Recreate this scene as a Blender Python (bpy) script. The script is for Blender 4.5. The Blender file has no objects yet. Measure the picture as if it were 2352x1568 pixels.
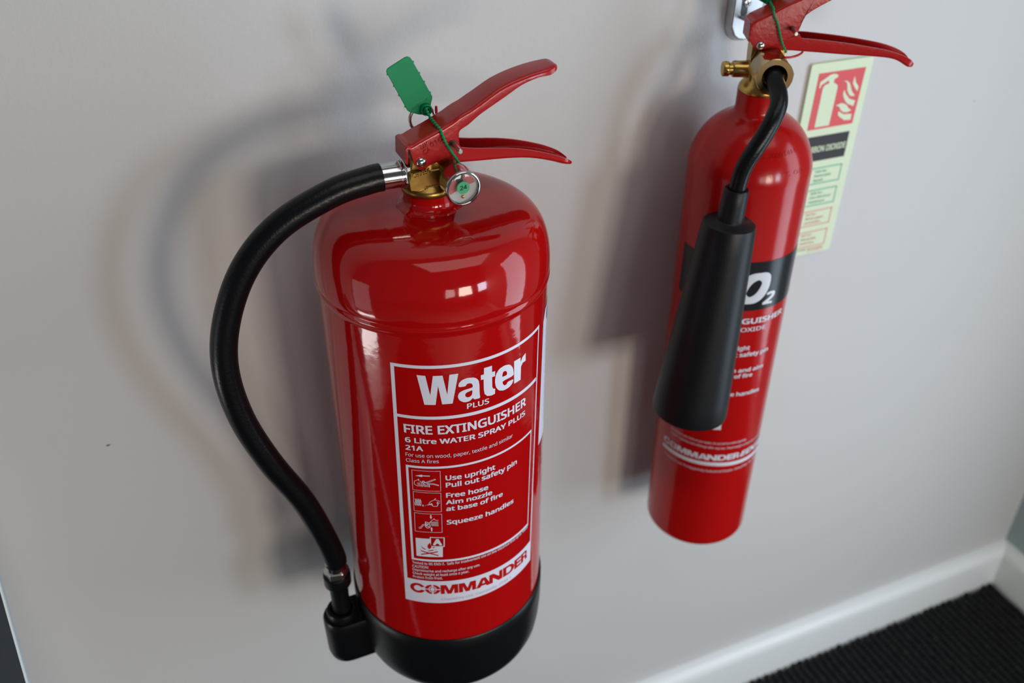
import bpy, bmesh, math, random
from mathutils import Vector, Matrix
random.seed(7)
D = bpy.data
col = bpy.context.scene.collection
sc = bpy.context.scene
rad = math.radians

# ------------------------------------------------------------------ camera
cam_d = D.cameras.new('camera')
cam = D.objects.new('camera', cam_d)
col.objects.link(cam)
sc.camera = cam
YAW, PIT, ROLL = 0.41327, 0.60822, 0.00522
cy_, sy_ = math.cos(YAW), math.sin(YAW)
cp_, sp_ = math.cos(PIT), math.sin(PIT)
fw = Vector((sy_*cp_, cy_*cp_, -sp_))
rt = Vector((cy_, -sy_, 0))
up = rt.cross(fw)
r2 = rt*math.cos(ROLL) + up*math.sin(ROLL)
u2 = -rt*math.sin(ROLL) + up*math.cos(ROLL)
M = Matrix.Identity(4)
for i in range(3):
    M[i][0], M[i][1], M[i][2] = r2[i], u2[i], -fw[i]
M[0][3], M[1][3], M[2][3] = -0.18065, -0.54989, 0.61174
cam.matrix_world = M
cam_d.sensor_fit = 'HORIZONTAL'
cam_d.sensor_width = 36.0
cam_d.lens = 36.0*2197.8/2352
cam_d.clip_start = 0.02
cam_d.dof.use_dof = True
cam_d.dof.focus_distance = 0.64
cam_d.dof.aperture_fstop = 5.4

# ------------------------------------------------------------------ world, lights, exposure
w = D.worlds.new('room_light')
sc.world = w
w.use_nodes = True
w.node_tree.nodes['Background'].inputs[0].default_value = (0.86, 0.90, 1.0, 1)
w.node_tree.nodes['Background'].inputs[1].default_value = 0.10
sc.view_settings.view_transform = 'Standard'
sc.view_settings.look = 'None'
sc.view_settings.gamma = 1.0
sc.view_settings.use_curve_mapping = False
sc.view_settings.exposure = -0.15


def area(name, loc, target, sx, sy, power, colour, spread=180):
    l = D.lights.new(name, 'AREA')
    l.shape = 'RECTANGLE'
    l.size, l.size_y = sx, sy
    l.energy = power
    l.color = colour
    l.spread = rad(spread)
    o = D.objects.new(name, l)
    col.objects.link(o)
    o.location = loc
    d = Vector(target) - Vector(loc)
    o.rotation_euler = d.to_track_quat('-Z', 'Y').to_euler()
    return o


area('window_light', (0.31, -1.95, 0.24), (0.08, 0, 0.2), 0.38, 0.42, 13.5, (1.0, 0.86, 0.72))
area('window_light', (0.88, -1.82, 0.26), (0.1, 0, 0.2), 0.32, 0.42, 9.5, (0.70, 0.85, 1.0))
area('window_light', (-0.16, -2.10, 0.24), (0.1, 0, 0.2), 0.30, 0.40, 2.6, (1.0, 0.95, 0.9))
area('glass_door_light', (0.950, -0.56, 0.20), (0.0, -0.56, 0.20), 0.50, 1.25, 9.3, (0.72, 0.86, 1.0))
area('low_window_light', (-1.25, -0.11, -0.510), (0.0, -0.11, -0.510), 0.38, 0.15, 2.6, (1.0, 0.97, 0.95))
area('low_window_light', (-1.25, -0.11, -0.05), (0.0, -0.11, -0.05), 0.38, 0.64, 1.0, (0.95, 0.93, 1.0))
area('added_overhead_fill', (0.30, -0.75, 1.80), (0.30, -0.75, 0.0), 1.5, 1.0, 9.0, (1.0, 0.98, 0.95))  # added soft fill from above, so the wall brightens towards the top


# ------------------------------------------------------------------ materials
def mat(name, base, rough=0.5, metal=0.0, spec=0.5, coat=0.0, coat_r=0.05, noise=None, bump=None, trans=0.0, ior=1.5, aniso=0):
    """noise = (scale, amount, second colour); bump = (scale, strength, distance)"""
    m = D.materials.new(name)
    m.use_nodes = True
    nt = m.node_tree
    b = nt.nodes['Principled BSDF']
    b.inputs['Base Color'].default_value = (*base, 1)
    b.inputs['Roughness'].default_value = rough
    b.inputs['Metallic'].default_value = metal
    b.inputs['Specular IOR Level'].default_value = spec
    b.inputs['Coat Weight'].default_value = coat
    b.inputs['Coat Roughness'].default_value = coat_r
    b.inputs['Transmission Weight'].default_value = trans
    b.inputs['IOR'].default_value = ior
    tc = nt.nodes.new('ShaderNodeTexCoord')
    if noise:
        n = nt.nodes.new('ShaderNodeTexNoise')
        n.inputs['Scale'].default_value = noise[0]
        n.inputs['Detail'].default_value = 4
        nt.links.new(tc.outputs['Object'], n.inputs['Vector'])
        r = nt.nodes.new('ShaderNodeMapRange')
        r.inputs[1].default_value = 0.35
        r.inputs[2].default_value = 0.65
        r.inputs[4].default_value = noise[1]
        nt.links.new(n.outputs['Fac'], r.inputs[0])
        mx = nt.nodes.new('ShaderNodeMix')
        mx.data_type = 'RGBA'
        mx.inputs[6].default_value = (*base, 1)
        mx.inputs[7].default_value = (*noise[2], 1)
        nt.links.new(r.outputs[0], mx.inputs[0])
        nt.links.new(mx.outputs[2], b.inputs['Base Color'])
    if bump:
        n2 = nt.nodes.new('ShaderNodeTexNoise')
        n2.inputs['Scale'].default_value = bump[0]
        n2.inputs['Detail'].default_value = 2
        nt.links.new(tc.outputs['Object'], n2.inputs['Vector'])
        bp = nt.nodes.new('ShaderNodeBump')
        bp.inputs['Strength'].default_value = bump[1]
        bp.inputs['Distance'].default_value = bump[2]
        nt.links.new(n2.outputs['Fac'], bp.inputs['Height'])
        nt.links.new(bp.outputs['Normal'], b.inputs['Normal'])
        if coat:
            nt.links.new(bp.outputs['Normal'], b.inputs['Coat Normal'])
    return m


RED = mat('red_gloss_paint', (0.38, 0.0025, 0.003), 0.075, spec=0.4, bump=(170, 0.10, 0.0006))
RED2 = mat('red_satin_paint', (0.38, 0.004, 0.004), 0.17, spec=0.35, bump=(150, 0.12, 0.0005))
REDH = mat('red_powder_coat', (0.36, 0.006, 0.007), 0.20, spec=0.4, bump=(330, 0.25, 0.0004))
REDI = mat('red_label_ink', (0.44, 0.004, 0.004), 0.3)
WHITE = mat('white_label_ink', (0.66, 0.66, 0.76), 0.35)
WHITE2 = mat('white_print', (0.62, 0.64, 0.70), 0.35)
INK = mat('charcoal_print', (0.008, 0.009, 0.011), 0.25, spec=0.3)
PINK = mat('faint_pink_print', (0.52, 0.42, 0.50), 0.4)
BRASS = mat('cast_brass', (0.36, 0.22, 0.055), 0.34, 1.0, noise=(60, 0.6, (0.24, 0.16, 0.05)), bump=(380, 0.25, 0.0003))
BRASS2 = mat('turned_brass', (0.55, 0.36, 0.10), 0.27, 1.0, noise=(80, 0.6, (0.40, 0.25, 0.07)), bump=(300, 0.2, 0.0003))
ZINC = mat('yellow_passivated_zinc', (0.52, 0.42, 0.24), 0.2, 1.0, noise=(45, 0.8, (0.50, 0.30, 0.12)))
CHROME = mat('bright_chrome', (0.55, 0.55, 0.55), 0.14, 1.0, bump=(120, 0.15, 0.0003))
STEEL = mat('dull_steel', (0.55, 0.54, 0.52), 0.3, 1.0, noise=(200, 0.5, (0.4, 0.39, 0.37)))
GALV = mat('galvanised_steel', (0.48, 0.50, 0.51), 0.42, 0.8, noise=(90, 0.7, (0.60, 0.61, 0.62)), bump=(90, 0.3, 0.0005))
RUBBER = mat('black_hose_rubber', (0.0035, 0.004, 0.005), 0.30, spec=0.22, bump=(500, 0.35, 0.0004))
PLASTIC = mat('black_plastic', (0.004, 0.0045, 0.0055), 0.34, spec=0.25, bump=(600, 0.15, 0.0003))
HORN = mat('matt_black_plastic', (0.005, 0.006, 0.0075), 0.42, spec=0.25, bump=(700, 0.2, 0.0003))
GREEN = mat('green_seal_plastic', (0.003, 0.235, 0.085), 0.42, spec=0.2, noise=(30, 0.4, (0.003, 0.20, 0.072)))
GREENS = mat('green_paper_sticker', (0.03, 0.30, 0.12), 0.5)
DARK = mat('dark_gap', (0.01, 0.01, 0.01), 0.6)
DIAL = mat('dial_face', (0.62, 0.60, 0.60), 0.5)
DIALR = mat('dial_red_zone', (0.60, 0.16, 0.14), 0.5)
DIALG = mat('dial_dark_green_zone', (0.05, 0.12, 0.09), 0.5)
GLASS = mat('gauge_lens', (0.95, 0.95, 0.95), 0.03, trans=1.0, ior=1.4)
CORD = mat('red_plastic_cord', (0.62, 0.01, 0.01), 0.35)
LUM = mat('photoluminescent_board', (0.62, 0.71, 0.50), 0.45)
SRED = mat('sign_red', (0.62, 0.045, 0.05), 0.45)
SBLACK = mat('sign_black', (0.026, 0.020, 0.022), 0.5, spec=0.3)
SGREEN = mat('sign_green', (0.08, 0.42, 0.24), 0.45)
SORANGE = mat('sign_faded_red', (0.68, 0.26, 0.20), 0.45)
SDARK = mat('sign_edge', (0.16, 0.10, 0.10), 0.5)
WALL = mat('painted_wall', (0.56, 0.555, 0.555), 0.62, spec=0.35, noise=(1.6, 0.4, (0.545, 0.545, 0.54)), bump=(300, 0.4, 0.0006))
WALLR = mat('side_wall_shaded_paint', (0.27, 0.35, 0.35), 0.6, bump=(200, 0.3, 0.001))  # white wall turned from the light; its shade is put into this grey-green
SKIRT = mat('white_skirting_gloss', (0.80, 0.83, 0.84), 0.28)
SKIRTR = mat('side_skirting_shaded_gloss', (0.66, 0.72, 0.70), 0.3)  # white skirting again, with shade and greenish reflection put into the colour
FLOOR = mat('floor_vinyl', (0.35, 0.34, 0.33), 0.4, noise=(9, 0.5, (0.30, 0.29, 0.28)))
NAVY = mat('navy_board_face', (0.012, 0.022, 0.032), 0.45, noise=(120, 0.5, (0.016, 0.026, 0.036)))
PALE = mat('pale_board_edge', (0.70, 0.76, 0.78), 0.5)
PALEB = mat('pale_blue_board_side', (0.42, 0.52, 0.58), 0.5)
SPECK = mat('scuff_mark', (0.10, 0.09, 0.08), 0.7)
SPECKO = mat('orange_mark', (0.55, 0.22, 0.12), 0.7)
# coarse fibre material of the mat
MATM = mat('ribbed_mat_fibre', (0.0035, 0.0035, 0.004), 0.62, spec=0.28)
_nt = MATM.node_tree
_b = _nt.nodes['Principled BSDF']
_tc = _nt.nodes.new('ShaderNodeTexCoord')
_v = _nt.nodes.new('ShaderNodeTexVoronoi')
_v.inputs['Scale'].default_value = 340
_nt.links.new(_tc.outputs['Object'], _v.inputs['Vector'])
_r = _nt.nodes.new('ShaderNodeMapRange')
_r.inputs[1].default_value, _r.inputs[2].default_value = 0.0, 1.0
_r.inputs[3].default_value, _r.inputs[4].default_value = 0.12, 0.8
_nt.links.new(_v.outputs['Color'], _r.inputs[0])
_nt.links.new(_r.outputs[0], _b.inputs['Roughness'])
_bp = _nt.nodes.new('ShaderNodeBump')
_bp.inputs['Strength'].default_value = 1.0
_bp.inputs['Distance'].default_value = 0.0025
_nt.links.new(_v.outputs['Distance'], _bp.inputs['Height'])
_nt.links.new(_bp.outputs['Normal'], _b.inputs['Normal'])


# ------------------------------------------------------------------ helpers
def wloc(o):
    v = Vector((0, 0, 0))
    while o:
        v += Vector(o.location)
        o = o.parent
    return v


def obj(name, bm, m, parent=None, smooth=True, bevel=0.0, autos=35, label=None, at=None):
    bmesh.ops.remove_doubles(bm, verts=bm.verts, dist=1e-6)
    bmesh.ops.recalc_face_normals(bm, faces=bm.faces)
    off = wloc(parent)
    if at is not None:
        off = off + (Vector(at) - wloc(parent))
    bmesh.ops.translate(bm, verts=bm.verts, vec=-off)
    me = D.meshes.new(name)
    bm.to_mesh(me)
    bm.free()
    me.materials.append(m)
    o = D.objects.new(name, me)
    col.objects.link(o)
    if at is not None:
        o.location = Vector(at) - wloc(parent)
    if parent:
        o.parent = parent
    if smooth:
        for p in me.polygons:
            p.use_smooth = True
        try:
            me.set_sharp_from_angle(angle=rad(autos))
        except Exception:
            pass
    if bevel:
        md = o.modifiers.new('bevel', 'BEVEL')
        md.width = bevel
        md.segments = 3
        md.limit_method = 'ANGLE'
        md.angle_limit = rad(40)
        md.harden_normals = False
    if label:
        o['label'] = label
    return o


def thing(name, label, cat, loc, group=None):
    o = D.objects.new(name, None)
    o.empty_display_size = 0.05
    col.objects.link(o)
    o.location = loc
    o['label'] = label
    o['category'] = cat
    if group:
        o['group'] = group
    return o


def box(bm, x0, x1, y0, y1, z0, z1):
    vs = [bm.verts.new((x, y, z)) for x in (x0, x1) for y in (y0, y1) for z in (z0, z1)]
    for f in ((0, 1, 3, 2), (4, 6, 7, 5), (0, 4, 5, 1), (2, 3, 7, 6), (0, 2, 6, 4), (1, 5, 7, 3)):
        bm.faces.new([vs[i] for i in f])


def frame_from(axis):
    a = Vector(axis).normalized()
    t = Vector((0, 0, 1)) if abs(a.z) < 0.9 else Vector((1, 0, 0))
    x = t.cross(a).normalized()
    return x, a.cross(x), a


def lathe(bm, prof, origin, axis=(0, 0, 1), seg=64, phase=0.0, cap=True, hexa=False):
    """prof: list of (radius, distance along axis)"""
    x, y, a = frame_from(axis)
    o = Vector(origin)
    rings = []
    for r, h in prof:
        ring = []
        for i in range(seg):
            t = 2*math.pi*i/seg + phase
            ring.append(bm.verts.new(o + a*h + x*(r*math.cos(t)) + y*(r*math.sin(t))))
        rings.append(ring)
    for k in range(len(rings)-1):
        A, B = rings[k], rings[k+1]
        for i in range(seg):
            j = (i+1) % seg
            bm.faces.new((A[i], A[j], B[j], B[i]))
    if cap:
        for ring, (r, h) in ((rings[0], prof[0]), (rings[-1], prof[-1])):
            if r > 1e-5:
                bm.faces.new(ring)


def catmull(pts, n=8):
    P = [Vector(p) for p in pts]
    P = [P[0]*2-P[1]] + P + [P[-1]*2-P[-2]]
    out = []
    for i in range(1, len(P)-2):
        for k in range(n):
            t = k/n
            out.append(0.5*((2*P[i]) + (P[i+1]-P[i-1])*t + (2*P[i-1]-5*P[i]+4*P[i+1]-P[i+2])*t*t
                            + (3*P[i]-P[i-1]-3*P[i+1]+P[i+2])*t**3))
    out.append(P[-2].copy())
    return out


def tube(bm, pts, radius, seg=24, cap=True):
    P = [Vector(p) for p in pts]
    n = len(P)
    R = radius if isinstance(radius, (list, tuple)) else [radius]*n
    T = [(P[min(i+1, n-1)]-P[max(i-1, 0)]).normalized() for i in range(n)]
    x, _, _ = frame_from(T[0])
    rings = []
    for i in range(n):
        x = (x - T[i]*x.dot(T[i])).normalized()
        y = T[i].cross(x)
        rings.append([bm.verts.new(P[i] + x*(R[i]*math.cos(2*math.pi*k/seg)) + y*(R[i]*math.sin(2*math.pi*k/seg))) for k in range(seg)])
    for k in range(n-1):
        A, B = rings[k], rings[k+1]
        for i in range(seg):
            j = (i+1) % seg
            bm.faces.new((A[i], A[j], B[j], B[i]))
    if cap:
        bm.faces.new(rings[0])
        bm.faces.new(rings[-1])


def prism(bm, poly, fn0, fn1):
    """poly of 2D points, fn0/fn1 map a point to the two faces"""
    a = [bm.verts.new(fn0(*p)) for p in poly]
    b = [bm.verts.new(fn1(*p)) for p in poly]
    n = len(poly)
    f1 = bm.faces.new(a)
    f2 = bm.faces.new(b)
    for i in range(n):
        bm.faces.new((a[i], a[(i+1) % n], b[(i+1) % n], b[i]))
    bmesh.ops.triangulate(bm, faces=[f1, f2])


def channel(bm, tops, bots, fmap, hw, rc=0.0022, thick=0.0013, openup=False, taper=None):
    """pressed steel U channel: web along tops (or along bots when openup), flanges to the other line.
    fmap(a, b, z) gives the world point; b runs across the channel."""
    tp_ = taper if taper else [1]*len(tops)
    sm_t = catmull([(p[0], t, p[1]) for p, t in zip(tops, tp_)], 3)
    sm_b = catmull([(p[0], 0, p[1]) for p in bots], 3)
    tops = [(v.x, v.z) for v in sm_t]
    bots = [(v.x, v.z) for v in sm_b]
    taper = [max(v.y, .1) for v in sm_t]
    n = len(tops)
    secs = []
    for i in range(n):
        (xa, za), (xb, zb) = (bots[i], tops[i]) if openup else (tops[i], bots[i])
        h = hw*(taper[i] if taper else 1)
        d = Vector((xb-xa, zb-za))
        L = d.length
        d.normalize()
        r = min(rc, h*0.9, L*0.6)

        def sec(h_, r_, L_, off):
            pts = []
            pts.append((h_, L_))
            for k in range(6):
                t = math.pi/2*k/5
                pts.append((h_ - r_ + r_*math.cos(t), off + r_ - r_*math.sin(t)))
            m_ = [(-b, l) for b, l in reversed(pts)]
            return pts + m_
        outer = sec(h, r, L, 0)
        inner = sec(h-thick, max(r-thick, 0.0003), L, min(thick, L*0.5))
        ring = outer + list(reversed(inner))
        secs.append([bm.verts.new(fmap(xa + d.x*l, b, za + d.y*l)) for b, l in ring])
    m = len(secs[0])
    for i in range(n-1):
        for k in range(m):
            j = (k+1) % m
            bm.faces.new((secs[i][k], secs[i][j], secs[i+1][j], secs[i+1][k]))
    bm.faces.new(secs[0])
    bm.faces.new(secs[-1])


# ---- flat print mapped on a surface --------------------------------------------------
def cut_u(bm, lo, hi, step):
    k = math.floor(lo/step)+1
    while k*step < hi:
        bmesh.ops.bisect_plane(bm, geom=bm.verts[:]+bm.edges[:]+bm.faces[:], plane_co=(k*step, 0, 0), plane_no=(1, 0, 0), dist=1e-7)
        k += 1


def cylmap(cx, cy, r):
    def f(u, v, h=0):      # u degrees from the front, v height, h lift off the surface
        t = rad(u)
        return (cx + (r+h)*math.sin(t), cy - (r+h)*math.cos(t), v)
    return f


def polys(bm, plist):
    for pl in plist:
        f = bm.faces.new([bm.verts.new((a, b, 0)) for a, b in pl])
        if len(pl) > 4:
            bmesh.ops.triangulate(bm, faces=[f])


def stroke(pts, wu, wv):
    """thick polyline as quads in (u, v); wu, wv = half widths along u and v"""
    out = []
    for (a, b), (c, d) in zip(pts[:-1], pts[1:]):
        du, dv = (c-a)/wu, (d-b)/wv
        L = math.hypot(du, dv) or 1
        nu, nv = -dv/L*wu, du/L*wv
        eu, ev = du/L*wu*0.4, dv/L*wv*0.4
        out.append([(a+nu-eu, b+nv-ev), (a-nu-eu, b-nv-ev), (c-nu+eu, d-nv+ev), (c+nu+eu, d+nv+ev)])
    return out


_TEXT = {}
FONT = None
try:      # the sans serif that ships inside Blender; the built-in face is used when it is missing
    import os
    FONT = D.fonts.load(os.path.join(bpy.utils.resource_path('LOCAL'), 'datafiles', 'fonts', 'NotoSansMath-Regular.woff2'))
except Exception:
    FONT = None


def text_mesh(s, bold=0.0, shear=0.0, space=1.0):
    key = (s, bold, shear, space)
    if key in _TEXT:
        return _TEXT[key]
    cu = D.curves.new('t', 'FONT')
    cu.body = s
    if FONT:
        cu.font = FONT
    cu.offset = 0 if FONT else bold
    cu.shear = shear
    cu.space_character = space
    cu.resolution_u = 3
    o = D.objects.new('t', cu)
    col.objects.link(o)
    bpy.context.view_layer.update()
    me = D.meshes.new_from_object(o.evaluated_get(bpy.context.evaluated_depsgraph_get()))
    D.objects.remove(o)
    V = [tuple(v.co[:2]) for v in me.vertices]
    F = [tuple(p.vertices) for p in me.polygons]
    D.meshes.remove(me)
    _TEXT[key] = (V, F)
    return V, F


_c = text_mesh('H')
CAPH = max(v[1] for v in _c[0])


def text(bm, s, BL, BR, TL, bold=0.0, shear=0.0, space=1.0):
    """affine: baseline from BL to BR, cap height to TL"""
    V, F = text_mesh(s, bold, shear, space)
    x0, x1 = min(v[0] for v in V), max(v[0] for v in V)
    H = CAPH + 2*bold
    if FONT and bold > 0:
        e = bold*0.8
        shifts = [(-bold, -e), (bold, -e), (-bold, e), (bold, e)]
        if bold > 0.03:
            shifts += [(0, 0), (-bold, 0), (bold, 0), (0, -e), (0, e)]
        x0, x1 = x0-bold, x1+bold
    else:
        shifts = [(0, 0)]
    for layer, (sx, sy) in enumerate(shifts):
        vs = []
        for x, y in V:
            a = (x+sx-x0)/(x1-x0)
            b = (y+sy+bold)/H
            vs.append(bm.verts.new((BL[0]+(BR[0]-BL[0])*a+(TL[0]-BL[0])*b, BL[1]+(BR[1]-BL[1])*a+(TL[1]-BL[1])*b, layer*0.000022)))
        for f in F:
            try:
                bm.faces.new([vs[i] for i in f])
            except ValueError:
                pass


def finish(name, bm, mp, m, parent, step=2.0, label=None, thick=None):
    lift = max(v.co.z for v in bm.verts) > 0
    us = [v.co.x for v in bm.verts]
    if step:
        cut_u(bm, min(us), max(us), step)
    if thick:
        ex = bmesh.ops.extrude_face_region(bm, geom=bm.faces[:])
        vv = [g for g in ex['geom'] if isinstance(g, bmesh.types.BMVert)]
        for v in bm.verts:
            v.co.z = 0.0
        for v in vv:
            v.co.z = 1.0
    for v in bm.verts:
        if thick:
            v.co = Vector(mp(v.co.x, v.co.y, thick*v.co.z))
        elif lift:
            v.co = Vector(mp(v.co.x, v.co.y, v.co.z))
        else:
            v.co = Vector(mp(v.co.x, v.co.y))
    me_o = obj(name, bm, m, parent, smooth=False, label=label)
    return me_o


def line(s_, BL, BR, TL, mp, m, parent, name='lettering', **k):
    b = bmesh.new()
    text(b, s_, BL, BR, TL, **k)
    return finish(name, b, mp, m, parent)


def glyph_C(x0, x1, y0, y1, t, gap, seg=28):
    """heavy C as quads; t stroke fraction of width"""
    cx, cy = (x0+x1)/2, (y0+y1)/2
    rx, ry = (x1-x0)/2, (y1-y0)/2
    out = []
    a0, a1 = gap, 2*math.pi-gap
    for k in range(seg):
        p, q = a0+(a1-a0)*k/seg, a0+(a1-a0)*(k+1)/seg
        ix, iy = rx*(1-t), ry*(1-t*0.86)
        out.append([(cx+rx*math.cos(p), cy+ry*math.sin(p)), (cx+rx*math.cos(q), cy+ry*math.sin(q)),
                    (cx+ix*math.cos(q), cy+iy*math.sin(q)), (cx+ix*math.cos(p), cy+iy*math.sin(p))])
    return out


def commander(x0, x1, y0, y1):
    """the heavy wide COMMANDER lettering with the target O, as polygons"""
    G = []
    U = (x1-x0)/73.8
    X = lambda v: x0+(v)*U
    Hh = y1-y0
    Y = lambda v: y0+Hh*v

    def P(*pts):
        G.append([(X(a), Y(b)) for a, b in pts])
    # C
    G.extend(glyph_C(X(0), X(8.6), Y(-.04), Y(1.04), .50, 0.42))
    # O with cross-hair
    cx = 12.6
    for a0, a1 in ((0.12, 1.42), (1.72, 3.02), (3.26, 4.56), (4.86, 6.16)):
        n = 7
        for rr0, rr1, f0, f1 in ((4.3, 2.3, .53, .36), (1.75, 1.25, .27, .20)):
            for k in range(n):
                p, q = a0+(a1-a0)*k/n, a0+(a1-a0)*(k+1)/n
                P((cx+rr0*math.cos(p), .5+f0*math.sin(p)), (cx+rr0*math.cos(q), .5+f0*math.sin(q)),
                  (cx+rr1*math.cos(q), .5+f1*math.sin(q)), (cx+rr1*math.cos(p), .5+f1*math.sin(p)))
    for mx in (17.0, 27.0):        # M M
        w_ = 9.6
        P((mx, 0), (mx+2.2, 0), (mx+2.2, 1), (mx, 1))
        P((mx+w_-2.2, 0), (mx+w_, 0), (mx+w_, 1), (mx+w_-2.2, 1))
        P((mx+2.2, 1), (mx+2.2, .62), (mx+3.7, 0), (mx+4.8, 0), (mx+4.8, .36), (mx+3.2, 1))
        P((mx+w_-2.2, 1), (mx+w_-3.2, 1), (mx+4.8, .36), (mx+4.8, 0), (mx+5.9, 0), (mx+w_-2.2, .62))
    # A
    ax = 36.7
    P((ax, 0), (ax+2.5, 0), (ax+5.0, 1), (ax+3.2, 1))
    P((ax+8.8, 0), (ax+6.2, 0), (ax+3.9, 1), (ax+5.6, 1))
    P((ax+2.0, .15), (ax+6.8, .15), (ax+6.2, .38), (ax+2.7, .38))
    # N
    nx = 44.6
    P((nx, 0), (nx+2.2, 0), (nx+2.2, 1), (nx, 1))
    P((nx+6.4, 0), (nx+8.5, 0), (nx+8.5, 1), (nx+6.4, 1))
    P((nx+2.2, 1), (nx+2.2, .55), (nx+5.9, 0), (nx+6.4, 0), (nx+6.4, .45), (nx+2.6, 1))
    # D
    dx = 53.6
    P((dx, 0), (dx+2.3, 0), (dx+2.3, 1), (dx, 1))
    P((dx+2.3, 0), (dx+4.2, 0), (dx+4.2, .2), (dx+2.3, .2))
    P((dx+2.3, .8), (dx+4.2, .8), (dx+4.2, 1), (dx+2.3, 1))
    for k in range(10):
        p, q = -math.pi/2+math.pi*k/10, -math.pi/2+math.pi*(k+1)/10
        P((dx+4.2+4.1*math.cos(p), .5+.5*math.sin(p)), (dx+4.2+4.1*math.cos(q), .5+.5*math.sin(q)),
          (dx+4.2+1.8*math.cos(q), .5+.3*math.sin(q)), (dx+4.2+1.8*math.cos(p), .5+.3*math.sin(p)))
    # E
    ex = 62.1
    w_ = 5.4
    P((ex, 0), (ex+2.1, 0), (ex+2.1, 1), (ex, 1))
    for v in (0, .39, .78):
        P((ex+2.1, v), (ex+w_, v), (ex+w_, v+.22), (ex+2.1, v+.22))
    # R
    rx = 67.9
    P((rx, 0), (rx+2.0, 0), (rx+2.0, 1), (rx, 1))
    P((rx+2.0, .8), (rx+3.8, .8), (rx+3.8, 1), (rx+2.0, 1))
    P((rx+2.0, .36), (rx+3.8, .36), (rx+3.8, .56), (rx+2.0, .56))
    for k in range(8):
        p, q = -math.pi/2+math.pi*k/8, -math.pi/2+math.pi*(k+1)/8
        P((rx+3.8+1.9*math.cos(p), .68+.32*math.sin(p)), (rx+3.8+1.9*math.cos(q), .68+.32*math.sin(q)),
          (rx+3.8+.5*math.cos(q), .68+.12*math.sin(q)), (rx+3.8+.5*math.cos(p), .68+.12*math.sin(p)))
    P((rx+3.9, 0), (rx+5.9, 0), (rx+5.6, .38), (rx+3.6, .40))
    return G


# ------------------------------------------------------------------ the setting
YW = 0.115          # face of the wall behind the extinguishers
ZF = -0.588         # floor
XR = 0.968          # side wall on the right


def struct(name, bm, m, parent=None, **k):
    o = obj(name, bm, m, parent, **k)
    if not parent:
        o['kind'] = 'structure'
    return o


bm = bmesh.new(); box(bm, -2.6, XR+0.12, YW, YW+0.12, ZF, 1.9)
wall_back = struct('wall_back', bm, WALL, smooth=False)
bm = bmesh.new(); box(bm, XR, XR+0.12, -3.3, YW, ZF, 1.9)
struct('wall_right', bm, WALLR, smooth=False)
bm = bmesh.new(); box(bm, -2.6, XR+0.12, -3.4, YW+0.12, ZF-0.1, ZF)
struct('floor', bm, FLOOR, smooth=False)


def skirting(name, p0, p1, inward, m):
    """bull-nosed skirting board swept from p0 to p1"""
    prof = [(0, ZF), (0.018, ZF), (0.018, ZF+0.060)]
    for k in range(1, 8):
        t = math.pi/2*k/8
        prof.append((0.018*math.cos(t)*0.55+0.0081, ZF+0.060+0.016*math.sin(t)))
    prof += [(0.0075, ZF+0.0775), (0, ZF+0.078)]
    b = bmesh.new()
    A = [b.verts.new((p0[0]+inward[0]*d, p0[1]+inward[1]*d, z)) for d, z in prof]
    B = [b.verts.new((p1[0]+inward[0]*d, p1[1]+inward[1]*d, z)) for d, z in prof]
    for i in range(len(prof)-1):
        b.faces.new((A[i], A[i+1], B[i+1], B[i]))
    b.faces.new(A); b.faces.new(B)
    return struct(name, b, m)


skirting('baseboard_back', (-2.6, YW), (XR, YW), (0, -1), SKIRT)
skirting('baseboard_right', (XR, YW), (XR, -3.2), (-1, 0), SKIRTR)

# small marks on the wall paint
for (x, z, s, mm, nm) in ((-0.2438, 0.1017, 0.0016, SPECK, 'scuff'), (0.6174, 0.2621, 0.0016, SPECKO, 'paint_fleck'), (0.3486, 0.18, .0006, SPECK, 'scuff'),
                          (0.175, 0.418, 0.0006, SPECK, 'scuff')):
    b = bmesh.new()
    ring = [(x + s*random.uniform(.6, 1.1)*math.cos(t*math.pi/4)*(1.5 if nm == 'scuff' else .8), z + s*random.uniform(.4, .8)*math.sin(t*math.pi/4)*.7) for t in range(8)]
    prism(b, ring, lambda a, c: (a, YW+0.0002, c), lambda a, c: (a, YW-0.0003, c))
    obj(nm, b, mm, wall_back, smooth=False)

# ------------------------------------------------------------------ entrance mat
mt = thing('entrance_mat', 'black ribbed entrance mat on the floor against the white skirting', 'mat', (0.2, -0.6, ZF))
MX0, MX1, MY0, MY1 = -1.05, 0.947, -1.15, 0.094
bm = bmesh.new(); box(bm, MX0, MX1, MY0, MY1-0.005, ZF, ZF+0.003)
obj('backing', bm, MATM, mt, smooth=False)
bm = bmesh.new()
pitch = 0.0120
n = int((MX1-MX0)/pitch)
for i in range(n):
    xc = MX1 - pitch*(i+0.5)
    ye = MY1 + random.uniform(-0.0020, 0.0020)
    fine = xc > 0.25
    ny = 90 if fine else 6
    prev = None
    for k in range(ny+1):
        y = ye + (MY0-ye)*(k/ny)**1.6
        jj = random.uniform(-0.0007, 0.0007) if fine else 0
        hh = ZF+0.0078 + (random.uniform(-0.0007, 0.0007) if fine else 0)
        s = [bm.verts.new((xc+dx*pitch+jj, y, zz)) for dx, zz in ((-.36, ZF+.0005), (-.30, hh-.0015), (0, hh), (.30, hh-.0015), (.36, ZF+.0005))]
        if prev:
            for q in range(4):
                bm.faces.new((prev[q], prev[q+1], s[q+1], s[q]))
        else:
            bm.faces.new(s)
        prev = s
    bm.faces.new(prev)
o = obj('ribs', bm, MATM, mt)
o['kind'] = 'stuff'

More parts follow.
